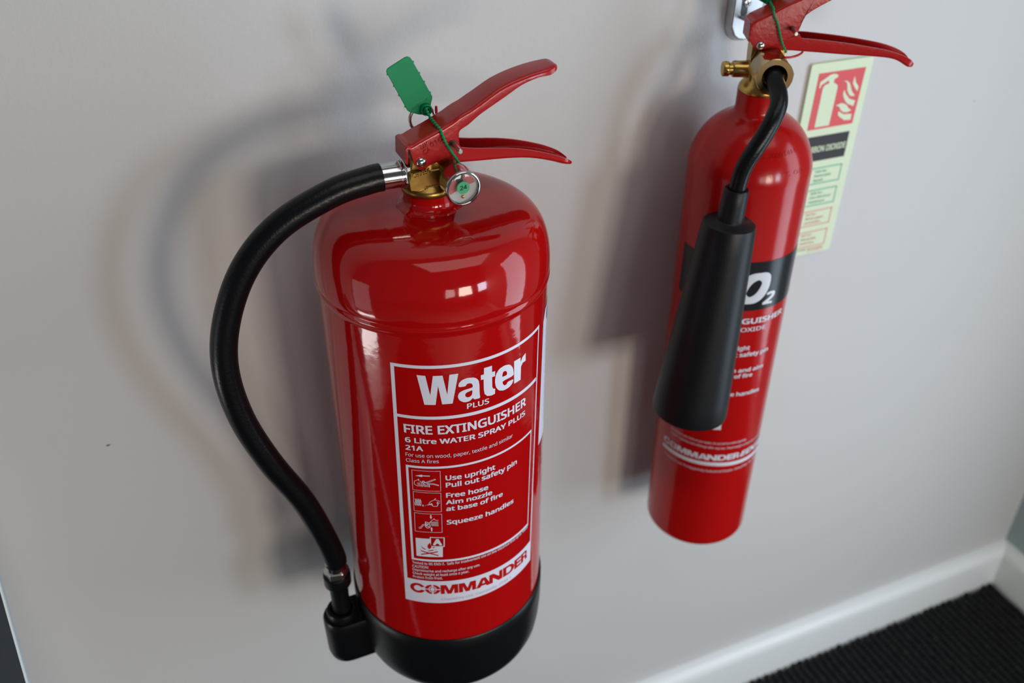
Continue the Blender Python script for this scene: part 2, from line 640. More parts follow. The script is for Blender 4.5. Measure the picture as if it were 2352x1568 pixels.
# ------------------------------------------------------------------ leaning board at the left
bd = thing('leaning_board', 'dark navy board with a pale edge leaning at the lower left corner', 'board', (-0.38, -0.29, ZF+0.009))
BX1, BX0 = -0.334, -0.43
lean = 0.543
zt_, zb_ = 0.1345, ZF+0.0155
yt = 0.0326 + lean*(zt_-0.055)+0.0
yb = 0.0326 - lean*(0.055-zb_)
nrm = Vector((0, -1, lean)).normalized()      # faces the room and up


def slab(b, xa, xb, d0, d1, e=0.0):
    vs = []
    for x in (xa, xb):
        for (y, z) in ((yt, zt_), (yb, zb_)):
            for d in (d0, d1):
                vs.append(b.verts.new(Vector((x, y, z)) + nrm*d))
    for f in ((0, 1, 3, 2), (4, 6, 7, 5), (0, 4, 5, 1), (2, 3, 7, 6), (0, 2, 6, 4), (1, 5, 7, 3)):
        b.faces.new([vs[i] for i in f])


bm = bmesh.new(); slab(bm, BX0, BX1-0.0012, 0, 0.0012)
obj('face_sheet', bm, NAVY, bd, smooth=False)
bm = bmesh.new(); slab(bm, BX0, BX1-0.0002, -0.010, 0)
obj('core', bm, PALEB, bd, smooth=False, label='pale blue board side')
bm = bmesh.new(); slab(bm, BX1-0.0012, BX1, -0.002, 0.0014)
obj('edge_trim', bm, PALE, bd, smooth=False, label='thin whitish edge strip')

# ------------------------------------------------------------------ WATER EXTINGUISHER
we = thing('fire_extinguisher', 'large red water fire extinguisher with pressure gauge and black hose down its left side',
           'fire extinguisher', (0, 0, -0.110), 'wall hung fire extinguishers')
R1 = 0.08
prof = [(0.06, -0.06), (R1, -0.055), (R1, -0.050), (R1, 0.10), (R1, 0.2655), (R1, 0.2680), (R1, 0.2690), (0.0803, 0.2702), (0.0809, 0.2712), (0.08145, 0.2726), (0.08155, 0.2742), (0.0811, 0.2756), (0.08095, 0.2764), (0.0812, 0.2774), (0.0815, 0.279)]
z0d, hd, nd, md_ = 0.27722, 0.0440, 7.449, 2.516
for k in range(1, 46):
    s = (k/45.0)
    s = 1-(1-s)**2.6 if k < 45 else 1
    s = max(s, 0.05)
    r_ = 0.0815*(1-s**md_)**(1/nd) if s < 1 else 0
    if s >= 0.06 and r_ > 0.012:
        prof.append((r_, z0d+hd*s))
# blend the flat crown up to the collar with a gentle crown
crown = []
for r_, z_ in prof:
    if z_ > 0.300:
        z_ = z_ + 0.0018*(1-(r_/0.0815)**2)
    crown.append((r_, z_))
crown.append((0.010, crown[-1][1]+0.0001))
bm = bmesh.new(); lathe(bm, crown, (0, 0, 0), seg=160)
obj('cylinder', bm, RED, we, autos=50)
# welded collar between the dome and the valve
bm = bmesh.new()
seg = 96
pr = [(0.0265, 0.3200), (0.0245, 0.3215), (0.0228, 0.3222), (0.0222, 0.3236), (0.0208, 0.3244), (0.0186, 0.3252), (0.0176, 0.3266), (0.0172, 0.3290), (0.0170, 0.3335), (0.0120, 0.3338)]
rings = []
for k, (r_, z_) in enumerate(pr):
    ring = []
    for i in range(seg):
        t = 2*math.pi*i/seg
        wob = (math.sin(9*t)*.5+math.sin(17*t+1)*.3+math.sin(5*t+2)*.4)*0.0007*math.exp(-((k-3)/1.6)**2)
        ring.append(bm.verts.new(((r_+wob)*math.cos(t), (r_+wob)*math.sin(t), z_+wob*.5)))
    rings.append(ring)
for k in range(len(rings)-1):
    for i in range(seg):
        j = (i+1) % seg
        bm.faces.new((rings[k][i], rings[k][j], rings[k+1][j], rings[k+1][i]))
bm.faces.new(rings[-1])
obj('weld_collar', bm, RED, we, autos=60)
# black plastic base
bm = bmesh.new()
lathe(bm, [(0.0795, -0.0275), (0.0808, -0.0272), (0.0817, -0.0285), (0.0818, -0.040), (0.0814, -0.060), (0.0804, -0.074), (0.0788, -0.085), (0.0755, -0.094), (0.0705, -0.1020), (0.064, -0.1075), (0.055, -0.1100)], (0, 0, 0), seg=128)
obj('base_cup', bm, PLASTIC, we, autos=50)
# nozzle holder moulded on the left of the base
bm = bmesh.new()


def capsule(cx, hw_, x_end, n_=14):
    pts = [(x_end, -hw_)]
    for k in range(n_+1):
        t = -math.pi/2-math.pi*k/n_
        pts.append((cx+hw_*math.cos(t), hw_*math.sin(t)))
    pts.append((x_end, hw_))
    return pts


lv = [(0.0130, -0.0945, 0.0035), (0.0150, -0.0915, 0.001), (0.0156, -0.085, 0), (0.0163, -0.055, 0), (0.0163, -0.0475, 0), (0.0155, -0.0455, 0)]
rs = []
for hw_, z_, sh in lv:
    rs.append([bm.verts.new((a, b, z_)) for a, b in capsule(-0.0965+sh, hw_, -0.070)])
for k in range(len(rs)-1):
    m_ = len(rs[k])
    for i in range(m_):
        j = (i+1) % m_
        bm.faces.new((rs[k][i], rs[k][j], rs[k+1][j], rs[k+1][i]))
bm.faces.new(rs[0]); bm.faces.new(rs[-1])
nh = obj('nozzle_holder', bm, PLASTIC, we, autos=40)
bm = bmesh.new()
lathe(bm, [(0.0128, -0.0458), (0.0128, -0.0400), (0.0122, -0.0385), (0.0095, -0.0385), (0.0090, -0.0440)], (-0.0965, 0, 0), seg=40)
obj('socket_rim', bm, PLASTIC, nh)
# hose, ferrules, nozzle
hp = [(-0.0318, 0, 0.3473), (-0.0400, 0, 0.3467), (-0.0652, 0, 0.3419), (-0.1005, 0, 0.3260), (-0.1262, 0, 0.3002), (-0.1430, 0, 0.2646), (-0.1496, 0, 0.2277), (-0.1455, 0, 0.1848),
      (-0.1321, 0, 0.1394), (-0.1130, 0, 0.0922), (-0.1014, 0, 0.0500), (-0.0962, 0, 0.0252), (-0.0957, 0, 0.0170)]
bm = bmesh.new(); tube(bm, catmull(hp, 10), 0.0091, 32)
obj('hose', bm, RUBBER, we, autos=60)
bm = bmesh.new()
lathe(bm, [(0.0080, 0), (0.00855, 0.0006), (0.0086, 0.0125), (0.0091, 0.0128), (0.0091, 0.0138), (0.0084, 0.0142), (0.0084, 0.0150)], (-0.0327, 0, 0.3474), (1, 0, -0.02), 40)
f1 = obj('hose_ferrule', bm, CHROME, we, label='chrome ferrule at the valve end of the hose')
bm = bmesh.new()
lathe(bm, [(0.0091, 0), (0.0107, 0.0007), (0.0107, 0.0040), (0.0092, 0.0049)], (-0.0179, 0, 0.3469), (1, 0, -0.02), 6, phase=0.25)
obj('hex_nut', bm, CHROME, f1, smooth=False, bevel=0.0006)
bm = bmesh.new()
lathe(bm, [(0.0084, 0.0245), (0.0088, 0.0240), (0.0088, 0.0120), (0.0080, 0.0110)], (-0.0960, 0, 0), seg=40)
f2 = obj('hose_ferrule', bm, CHROME, we, label='chrome ferrule at the nozzle end of the hose')
bm = bmesh.new()
lathe(bm, [(0.0088, 0.0125), (0.0105, 0.0110), (0.0105, 0.0050), (0.0095, 0.0035)], (-0.0960, 0, 0), seg=6, phase=0.3)
obj('hex_nut', bm, STEEL, f2, smooth=False, bevel=0.0007)
bm = bmesh.new()
lathe(bm, [(0.0100, 0.0045), (0.0112, 0.0035), (0.0112, -0.0060), (0.0100, -0.0085), (0.0078, -0.0100), (0.0074, -0.0300), (0.0078, -0.0330), (0.0078, -0.0460)], (-0.0962, 0, 0), seg=40)
obj('nozzle', bm, PLASTIC, we)

# valve body (cast brass)
bm = bmesh.new()
lathe(bm, [(0.0130, 0.3330), (0.0163, 0.3332), (0.0172, 0.3345), (0.0172, 0.3368), (0.0163, 0.3384), (0.0140, 0.3394), (0.0122, 0.3420), (0.0116, 0.3480), (0.0112, 0.3540), (0.0080, 0.3600)], (-0.0010, 0, 0), seg=64)
obj('valve_body', bm, BRASS, we, autos=45)
bm = bmesh.new()     # cast block under the levers and the web towards the gauge
pl = [(-0.0160, 0.3390), (-0.0110, 0.3376), (0.0100, 0.3380), (0.0140, 0.3450), (0.0140, 0.3500), (0.0125, 0.3519), (-0.0158, 0.3519), (-0.0170, 0.3480)]
prism(bm, pl, lambda a, c: (a, -0.0124, c), lambda a, c: (a, 0.0124, c))
pl = [(-0.0150, 0.3510), (0.0125, 0.3510), (0.0125, 0.3600), (-0.0120, 0.3640)]
prism(bm, pl, lambda a, c: (a, -0.0080, c), lambda a, c: (a, 0.0080, c))
lathe(bm, [(0.0086, 0), (0.0086, 0.006)], (-0.0085, 0, 0.3469), (-1, 0, 0), 32)
obj('valve_block', bm, BRASS, we, bevel=0.0016)
bm = bmesh.new()     # raised casting letters
text(bm, 'CE0036', (-0.0142, 0.3487), (-0.0024, 0.3508), (-0.0149, 0.3518), bold=0)
finish('cast_lettering', bm, lambda u, v, t=0: (u, -0.0122-t, v), BRASS, we, step=0, thick=0.0012)
bm = bmesh.new()
text(bm, '-S01M-M', (-0.0070, 0.3394), (0.0060, 0.3404), (-0.0072, 0.3412), bold=0)
finish('cast_lettering', bm, lambda u, v, t=0: (u, -0.0122-t, v), BRASS, we, step=0, thick=0.0010)
bm = bmesh.new()     # gauge boss
lathe(bm, [(0.0086, 0), (0.0090, 0.0100), (0.0094, 0.0150), (0.0105, 0.0165), (0.0105, 0.0190)], (0.0112, -0.0030, 0.3470), (0, -1, 0), 48)
obj('gauge_boss', bm, BRASS, we, autos=40)

# pressure gauge
GC = (0.0112, -0.0200, 0.3467)
bm = bmesh.new()
lathe(bm, [(0.0085, 0), (0.0108, 0.0008), (0.0111, 0.0030), (0.0111, 0.0120), (0.0113, 0.0132), (0.0117, 0.0138), (0.0118, 0.0150), (0.0114, 0.0160), (0.0105, 0.0163), (0.0100, 0.0158), (0.0098, 0.0140), (0.0096, 0.0125)], GC, (0, -1, 0), 72, cap=False)
pg = obj('pressure_gauge', bm, CHROME, we, autos=50)
yd = GC[1]-0.0128
bm = bmesh.new(); lathe(bm, [(0.0100, 0), (0.0100, 0.0004)], (GC[0], yd+.0004, GC[2]), (0, -1, 0), 48)
obj('dial', bm, DIAL, pg)


def sector(b, a0, a1, ra, rb, y, n_=10, c=GC):
    for k in range(n_):
        p, q = rad(a0+(a1-a0)*k/n_), rad(a0+(a1-a0)*(k+1)/n_)
        b.faces.new([b.verts.new((c[0]+r_*math.sin(t), y, c[2]+r_*math.cos(t))) for r_, t in ((ra, p), (rb, p), (rb, q), (ra, q))])


bm = bmesh.new(); sector(bm, -115, -38, 0.0040, 0.0088, yd-.00008); sector(bm, 6, 75, 0.0040, 0.0088, yd-.00008)
obj('dial_zone', bm, DIALR, pg, label='red zones of the dial')
bm = bmesh.new(); sector(bm, -38, 6, 0.0040, 0.0088, yd-.00008)
obj('dial_zone', bm, DIALG, pg, label='dark green zone of the dial')
bm = bmesh.new()
text(bm, 'bar', (GC[0]+.0012, GC[2]-.0042), (GC[0]+.0034, GC[2]-.0036), (GC[0]+.0012, GC[2]-.0033))
finish('dial_lettering', bm, lambda u, v, h=0: (u, yd-.0001-h, v), INK, pg, step=0)
bm = bmesh.new(); lathe(bm, [(0.0011, 0), (0.0011, 0.0006), (0.0004, 0.0010)], (GC[0]+.0002, yd, GC[2]-.0062), (0, -1, 0), 16)
obj('needle_pivot', bm, BRASS2, pg)
bm = bmesh.new(); lathe(bm, [(0.0099, 0), (0.0099, 0.0006), (0.0085, 0.0010), (0.004, 0.0012), (0.0002, 0.0013)], (GC[0], yd-0.0016, GC[2]), (0, -1, 0), 48)
obj('lens', bm, GLASS, pg)
bm = bmesh.new(); lathe(bm, [(0.0042, 0), (0.0042, 0.00015)], (GC[0]-.0004, yd-0.0031, GC[2]+.0010), (0, -1, 0), 40)
st = obj('sticker', bm, GREENS, pg)
bm = bmesh.new()
text(bm, '24', (GC[0]-.0025, GC[2]-.0004), (GC[0]+.0021, GC[2]+.0000), (GC[0]-.0026, GC[2]+.0024), bold=.004)
finish('sticker_number', bm, lambda u, v, h=0: (u, yd-.0034-h, v), INK, pg, step=0)

# levers
w_top = [(-0.0173, 0.3690), (-0.0162, 0.3698), (-0.0145, 0.3701), (-0.0128, 0.37040), (-0.00868, 0.37217), (-0.00569, 0.3733), (-0.00269, 0.3745), (0.00331, 0.37684), (0.01009, 0.3798), (0.0140, 0.3816), (0.0155, 0.3824), (0.0168, 0.3831), (0.0180, 0.3838), (0.0190, 0.3843), (0.0203, 0.3849), (0.0225, 0.3859), (0.02596, 0.38721), (0.03127, 0.39005), (0.03658, 0.39289), (0.04721, 0.39857), (0.0594, 0.40255), (0.07092, 0.40490), (0.07943, 0.4061), (0.08564, 0.40700), (0.08800, 0.4066), (0.0892, 0.4059)]
w_bot = [(-0.0173, 0.3676), (-0.0160, 0.3676), (-0.0146, 0.3668), (-0.01306, 0.35946), (-0.00968, 0.35354), (-0.00677, 0.35225), (-0.00367, 0.35438), (0.00242, 0.35614), (0.01159, 0.35897), (0.0176, 0.3612), (0.0181, 0.3640), (0.0181, 0.3670), (0.0180, 0.3700), (0.0180, 0.3725), (0.0188, 0.3748), (0.0210, 0.3762), (0.02501, 0.37818), (0.03191, 0.38301), (0.03955, 0.38699), (0.05026, 0.39235), (0.06174, 0.39832), (0.0733, 0.40150), (0.0819, 0.40184), (0.08658, 0.40330), (0.0886, 0.4045), (0.0894, 0.4054)]
# lift the web a little: measured on the fold of the near flange
HW1 = 0.0112
bm = bmesh.new()
T_ = [1]*18 + [.98, .96, .95, .94, 0.90, 0.75, 0.55, 0.35]
channel(bm, w_top, w_bot, lambda a, b, z: (a, b, z), HW1, rc=0.0026, taper=T_)
ul = obj('upper_lever', bm, REDH, we, autos=50)
bm = bmesh.new()      # folded end plate
ep = [(-0.0110, 0.3682), (-0.0092, 0.3698), (0.0092, 0.3698), (0.0110, 0.3682), (0.0112, 0.3579), (-0.0112, 0.3579)]
prism(bm, ep, lambda a, c: (-0.0160+(0.3712-c)*-.04, a, c), lambda a, c: (-0.0174+(0.3712-c)*-.04, a, c))
obj('end_plate', bm, REDH, ul, bevel=0.0004)
bm = bmesh.new()
text(bm, 'UK', (-0.0072, 0.36640), (-0.0022, 0.36835), (-0.0084, 0.36960), bold=0)
text(bm, 'CA', (-0.0056, 0.36265), (-0.0008, 0.36500), (-0.0067, 0.36540), bold=0)
text(bm, '0168', (-0.0008, 0.36690), (0.0092, 0.37080), (-0.0016, 0.36985), bold=0)
finish('stamped_lettering', bm, lambda u, v, t=0: (u, -HW1+.0001-t, v), REDH, ul, step=0, thick=0.0006)
w_lt = [(-0.0100, 0.35962), (0.00614, 0.36007), (0.01831, 0.3636), (0.0208, 0.36230), (0.03289, 0.35971), (0.0525, 0.35655), (0.06859, 0.35249), (0.08513, 0.34664), (0.09532, 0.34189), (0.1000, 0.33890), (0.10285, 0.33640)]
w_lb = [(-0.0103, 0.3545), (0.00581, 0.35207), (0.01689, 0.35205), (0.02266, 0.35165), (0.03275, 0.35066), (0.05251, 0.34893), (0.06869, 0.34644), (0.08361, 0.3419), (0.0938, 0.33767), (0.09982, 0.33537), (0.10250, 0.3343)]
bm = bmesh.new()
channel(bm, w_lt, w_lb, lambda a, b, z: (a, b, z), 0.0097, rc=0.0022, openup=True, taper=[1]*8+[.95, .75, .5])
obj('lower_lever', bm, REDH, we, autos=50)
for sgn in (-1, 1):
    bm = bmesh.new()
    lathe(bm, [(0.0033, -.001), (0.0034, 0.0002), (0.0032, 0.0010), (0.0023, 0.0019), (0.0010, 0.0023), (0.0002, 0.0024)], (-0.0080, sgn*HW1, 0.3580), (0, sgn, 0), 32)
    obj('rivet', bm, CHROME, we)
bm = bmesh.new()      # safety pin through both levers, with its pull ring behind
lathe(bm, [(0.0012, -0.0250), (0.0016, -0.0246), (0.0016, 0.0180), (0.0012, 0.0190)], (0.0138, 0, 0.3668), (0, 1, 0), 24)
sp = obj('safety_pin', bm, STEEL, we)
bm = bmesh.new()
lathe(bm, [(0.0026, 0), (0.0026, 0.0003)], (0.0138, -HW1-.0001, 0.3668), (0, -1, 0), 24)
obj('pin_hole', bm, DARK, ul)
bm = bmesh.new()
ring = [(0.0045+0.0085*math.cos(t*math.pi/16), 0.0205, 0.3735+0.0085*math.sin(t*math.pi/16)) for t in range(33)]
tube(bm, ring, 0.0011, 12, cap=False)
obj('pull_ring', bm, STEEL, sp)
bm = bmesh.new()
tube(bm, [(0.0132, 0.0165, 0.3720), (0.0136, 0.0180, 0.3795), (0.0136, 0.0180, 0.3815)], [0.0009, 0.0010, 0.0008], 12)
obj('indicator_stub', bm, CORD, we, label='small red plastic stub behind the upper lever')


def seal(parent, mp, outline, ringc, path, nb, lab, ytag, rr=0.0036):
    """green plastic pull-tight seal: flag, ring boss and beaded strap"""
    b = bmesh.new()
    prism(b, outline, lambda a, c: mp(a, ytag, c), lambda a, c: mp(a, ytag+0.0012, c))
    tg = obj('seal_tag', b, GREEN, parent, bevel=0.0003, label=lab)
    b = bmesh.new()
    c0 = Vector(mp(ringc[0], ytag-0.003, ringc[1]))
    ax = Vector(mp(0, 0, 0)) - Vector(mp(0, 1, 0))
    lathe(b, [(rr*.95, -0.0045), (rr*1.1, -0.001), (rr, 0.0), (rr*.86, 0.0003), (rr*.78, 0), (rr*.76, -0.0025), (0.0002, -0.0026)], c0, ax, 40)
    lathe(b, [(rr*.62, -0.0026), (rr*.62, 0.0), (rr*.50, 0.0001), (rr*.48, -0.0026)], c0, ax, 40, cap=False)
    obj('seal_boss', b, GREEN, tg)
    P = catmull([Vector(mp(*q)) for q in path], 30)
    L = [0]
    for i in range(1, len(P)):
        L.append(L[-1]+(P[i]-P[i-1]).length)
    pts, rads = [], []
    N_ = nb*8
    for k in range(N_+1):
        s = L[-1]*k/N_
        i = max(j for j in range(len(L)) if L[j] <= s+1e-12)
        i = min(i, len(P)-2)
        t = (s-L[i])/max(L[i+1]-L[i], 1e-9)
        pts.append(P[i].lerp(P[i+1], t))
        ph = (k % 8)/8.0
        rads.append(0.00050 + 0.00085*(ph if ph < .8 else (1-ph)*4))
    b = bmesh.new()
    tube(b, pts, rads, 10)
    obj('seal_strap', b, GREEN, tg, autos=30, label='beaded green strap')
    return tg


out1 = [(-0.01863, 0.4088), (-0.01796, 0.41064), (-0.01664, 0.41152), (-0.00621, 0.41645), (-0.00438, 0.41681), (-0.00262, 0.41599), (-0.00161, 0.41446), (0.01062, 0.38922), (0.01066, 0.38773), (0.00964, 0.38454), (0.00900, 0.38050), (0.00625, 0.37718), (0.00081, 0.37839), (-0.00472, 0.38055), (-0.00649, 0.38212)]
seal(we, lambda a, b, z: (a, b, z), out1, (0.0056, 0.38155),
     [(0.0052, 0.0135, 0.3822), (0.0040, 0.0095, 0.3836), (0.0040, 0.0040, 0.3812), (0.0046, -0.0040, 0.3795), (0.0058, -0.0112, 0.3775), (0.0062, -0.0135, 0.3750), (0.0078, -0.0140, 0.3700), (0.0104, -0.0143, 0.3650), (0.0138, -0.0145, 0.3592), (0.0166, -0.0148, 0.3542), (0.0182, -0.0150, 0.3520), (0.0190, -0.0120, 0.3500)],
     24, 'green plastic seal tag standing up behind the upper lever', 0.016)
b = bmesh.new()       # moulded word and edge nibs on the tag
text(b, 'ENVIER', (0.0078, 0.3890), (-0.0032, 0.3838), (0.0068, 0.3868), bold=0)
finish('moulded_lettering', b, lambda u, v, t=0: (u, 0.0161-t, v), GREEN, we, step=0, thick=0.0003)
b = bmesh.new()
for (xa, za), (xb, zb) in (((-0.0186, 0.4088), (-0.0065, 0.3821)), ((-0.0016, 0.4145), (0.0106, 0.3892))):
    for t in (.06, .36, .6, .9):
        x_, z_ = xa+(xb-xa)*t, za+(zb-za)*t
        box(b, x_-.0005, x_+.0005, 0.0162, 0.0170, z_-.0005, z_+.0005)
obj('edge_nibs', b, GREEN, we, smooth=False)

# --- printed label
cm = cylmap(0, 0, R1+0.0002)
cm2 = cylmap(0, 0, R1+0.00035)


def sk(u, v):      # the label sits a little askew on the cylinder
    k = (0.2470-v)/0.23
    return (u - 2.6*k - 0.0*u, v)


def lm_(mp):
    return lambda u, v: mp(u, v)


def edge(a, b, wu0, wv0):
    return stroke([a, b], wu0, wv0)


bm = bmesh.new()
TLc, TRc, BLc, BRc = (-40.6, .2472), (43.7, .2463), (-43.3, .0169), (38.7, .0196)


def lerp2(p, q, t):
    return (p[0]+(q[0]-p[0])*t, p[1]+(q[1]-p[1])*t)


def band(p, q, p2, q2):
    return [p, q, q2, p2]


# outer frame
polys(bm, [band(TLc, TRc, (-40.6, .2447), (43.7, .2439)),
           band(TLc, BLc, (-38.75, .2472), (-41.4, .0175)),
           band(TRc, BRc, (42.6, .2463), (37.6, .0196)),
           band((-39.4, .20505), (41.0, .2040), (-39.4, .2026), (41.0, .2010)),
           # white panel at the foot
           [(-41.2, .0425), (38.6, .04265), (37.7, .0196), (-42.9, .0169)]])
# inner box
polys(bm, [band((-36.85, .1601), (36.95, .1600), (-36.85, .1581), (36.95, .1582)),
           band((-37.6, .0663), (35.2, .0664), (-37.6, .0643), (35.3, .0640)),
           band((-36.85, .1601), (-37.65, .0643), (-35.6, .1601), (-36.4, .0643)),
           band((36.95, .1600), (35.3, .0640), (36.2, .1600), (34.6, .0640))])
finish('label_frame', bm, cm, WHITE, we)
LETTERS = {
    'W': [[(-28.2, 0.2394), (-24.2, 0.2389), (-22.4, 0.2227), (-20.7, 0.2387), (-16.2, 0.2387), (-14.4, 0.2226), (-13.0, 0.2389), (-8.8, 0.2389), (-12.0, 0.2149), (-17.0, 0.215), (-18.5, 0.2304), (-20.1, 0.2148), (-25.4, 0.215)]],
    'a': [[(-8.8, 0.2308), (-7.2, 0.2332), (-4.4, 0.2342), (-0.8, 0.2331), (1.0, 0.2302), (1.4, 0.2258), (1.4, 0.2183), (1.75, 0.2149), (-1.6, 0.215), (-1.9, 0.2167), (-3.7, 0.2144), (-6.3, 0.2142), (-8.7, 0.2166), (-9.5, 0.2200), (-8.7, 0.2232), (-6.4, 0.2246), (-3.5, 0.2251), (-2.0, 0.2256), (-2.0, 0.2272), (-2.5, 0.2288), (-3.7, 0.2295), (-5.0, 0.2291), (-5.5, 0.2275), (-9.0, 0.2277)],
          [(-2.2, 0.2233), (-3.5, 0.2228), (-5.1, 0.2222), (-5.9, 0.2208), (-5.7, 0.219), (-4.7, 0.2179), (-3.4, 0.2181), (-2.4, 0.2195)]],
    't': [[(3.9, 0.2387), (8.15, 0.2385), (8.15, 0.2333), (9.9, 0.2331), (9.8, 0.2290), (8.15, 0.2291), (8.2, 0.2212), (8.7, 0.2191), (9.8, 0.2185), (9.7, 0.2143), (7.7, 0.2139), (5.4, 0.2148), (4.0, 0.2172), (3.65, 0.2209), (3.6, 0.2296), (2.2, 0.2297), (2.2, 0.2336), (3.8, 0.2336)]],
    'e': [[(21.2, 0.2222), (14.1, 0.2221), (14.3, 0.2197), (15.3, 0.2177), (16.6, 0.2178), (17.3, 0.2195), (21.3, 0.2192), (20.3, 0.2158), (18.1, 0.2141), (14.8, 0.2138), (11.9, 0.2157), (10.2, 0.2195), (9.7, 0.2245), (10.2, 0.2300), (12.2, 0.2336), (15.4, 0.2346), (18.7, 0.2332), (20.7, 0.2292), (21.3, 0.2243)],
          [(14.0, 0.2257), (17.0, 0.2256), (16.8, 0.2284), (15.6, 0.2301), (14.5, 0.2296), (14.0, 0.2274)]],
    'r': [[(21.5, 0.2337), (26.1, 0.2335), (26.2, 0.2296), (27.6, 0.2328), (30.1, 0.2342), (30.2, 0.2276), (27.8, 0.2278), (26.5, 0.2254), (26.3, 0.2146), (21.6, 0.2147)]]}
for ch, loops in LETTERS.items():
    bm = bmesh.new()
    eds = []
    for lp in loops:
        if ch in 'ae':          # round the curved letters off once
            lp2 = []
            for k in range(len(lp)):
                p, q = lp[k], lp[(k+1) % len(lp)]
                lp2 += [lerp2(p, q, .2), lerp2(p, q, .8)]
            lp = lp2
        vs = [bm.verts.new((a, b, 0)) for a, b in lp]
        eds += [bm.edges.new((vs[k], vs[(k+1) % len(vs)])) for k in range(len(vs))]
    bmesh.ops.triangle_fill(bm, edges=eds, use_beauty=True)
    finish('letter', bm, cm, WHITE, we)
line('PLUS', (-5.1, .20825), (6.35, .2080), (-5.1, .2127), cm, WHITE, we, bold=0.016)
line('FIRE EXTINGUISHER', (-36.3, .18945), (30.9, .1883), (-36.4, .1972), cm, WHITE, we, bold=0.022)
line('6 Litre WATER SPRAY PLUS', (-36.2, .1811), (30.4, .1797), (-36.2, .1857), cm, WHITE, we, bold=0.022)
line('21A', (-36.3, .1740), (-27.4, .1741), (-36.3, .1785), cm, WHITE, we, bold=0.022)
line('For use on wood, paper, textile and similar', (-36.45, .1683), (20.8, .1679), (-36.45, .1715), cm, WHITE, we, bold=0.003)
line('Class A fires', (-36.5, .1631), (-20.0, .1634), (-36.5, .1662), cm, WHITE, we, bold=0.003)
for s_, a, b_, c_, bo in (('Use upright', (-17.1, .1466), (9.5, .1461), (-17.1, .1513), .022), ('Pull out safety pin', (-17.15, .13985), (24.0, .1397), (-17.15, .1445), .022),
                      ('Free hose', (-17.25, .1300), (5.25, .1293), (-17.25, .1346), .022), ('Aim nozzle', (-17.5, .1233), (7.55, .1229), (-17.5, .1277), .022),
                      ('at base of fire', (-17.5, .1168), (14.1, .1164), (-17.5, .1212), .022), ('Squeeze handles', (-17.6, .1032), (21.7, .1028), (-17.6, .1078), .022),
                      ('Tested to BS EN3-7.  Safe for inadvertent use on live electrical fires up to 1000V', (-37.5, .0601), (34.9, .0615), (-37.5, .0628), .012),
                      ('CAUTION:', (-37.55, .0557), (-28.5, .0562), (-37.55, .0586), .012), ('Depressurise and recharge after any use.', (-37.6, .0522), (-0.3, .0529), (-37.6, .0549), .012),
                      ('Check weight at least once a year.', (-37.7, .0482), (-6.6, .0489), (-37.7, .0509), .012), ('Protect from frost.', (-37.7, .0443), (-21.2, .0448), (-37.7, .0470), .012)):
    line(s_, a, b_, c_, cm, WHITE, we, bold=bo)
# pictogram panels
bm = bmesh.new()
hu, hv = 0.125, 0.000175
for q in ([(-33.85, .1559), (-19.6, .1556), (-19.8, .1367), (-34.1, .1370)], [(-34.0, .1353), (-19.8, .1348), (-20.0, .1164), (-34.2, .1163)], [(-34.15, .1143), (-19.95, .1140), (-20.2, .0954), (-34.45, .0954)]):
    polys(bm, stroke(q+[q[0]], hu*.8, hv*.8))
lu, lvv = hu*1.0, hv*1.0
S_ = lambda pts, k=1.0: polys(bm, stroke(pts, lu*k, lvv*k))
# 1 arrow, hand and valve with levers
S_([(-29.0, .1512), (-25.0, .1512)], 2.2)
polys(bm, [[(-32.3, .1508), (-28.7, .1523), (-28.75, .1500)]])
S_([(-33.1, .1434), (-32.9, .1456), (-31.6, .1465), (-30.55, .1480), (-30.7, .1462), (-29.8, .1458), (-29.2, .1444), (-29.7, .1414), (-31.4, .1411), (-33.0, .1424), (-33.1, .1434)])
S_([(-31.5, .1440), (-29.9, .1442)]); S_([(-31.4, .1430), (-29.9, .1431)]); S_([(-31.2, .1421), (-30.0, .1422)])
S_([(-28.9, .1452), (-28.6, .1462), (-27.9, .1460), (-27.7, .1447), (-28.5, .1442), (-28.9, .1452)], 1.6)
S_([(-27.5, .1449), (-22.4, .1484), (-22.0, .1479), (-26.9, .1443), (-27.5, .1449)])
S_([(-26.8, .1442), (-23.4, .1441), (-20.7, .1425), (-20.7, .1420), (-23.4, .1433), (-26.5, .1433)])
S_([(-28.4, .1440), (-29.4, .1408)]); S_([(-27.9, .1438), (-28.8, .1407)])
S_([(-27.6, .1430), (-27.8, .1410), (-27.2, .1412), (-25.5, .1412), (-25.3, .1406), (-25.4, .1428), (-25.9, .1424), (-27.2, .1425), (-27.6, .1430)], 1.2)
# 2 flames, nozzle, hand
for k in range(4):
    x = -33.3+k*.85
    S_([(x, .1218), (x-.25, .1240), (x+.2, .1262), (x+.05, .1285), (x+.55, .1262), (x+.45, .1236), (x, .1218)], 1.1)
S_([(-29.8, .1226), (-29.0, .1228), (-29.3, .1214), (-29.8, .1226)])
polys(bm, [[(-28.4, .1221), (-24.7, .1250), (-24.3, .1236), (-28.2, .1226)]])
S_([(-26.3, .1244), (-25.3, .1266), (-23.2, .1284), (-22.6, .1298)]); S_([(-23.4, .1286), (-21.6, .1276), (-20.5, .1266)])
S_([(-24.4, .1240), (-24.6, .1225), (-23.6, .1219), (-22.0, .1220), (-21.3, .1250), (-20.6, .1253)], 1.2); S_([(-21.3, .1258), (-21.9, .1262), (-21.9, .1240)], 1.2)
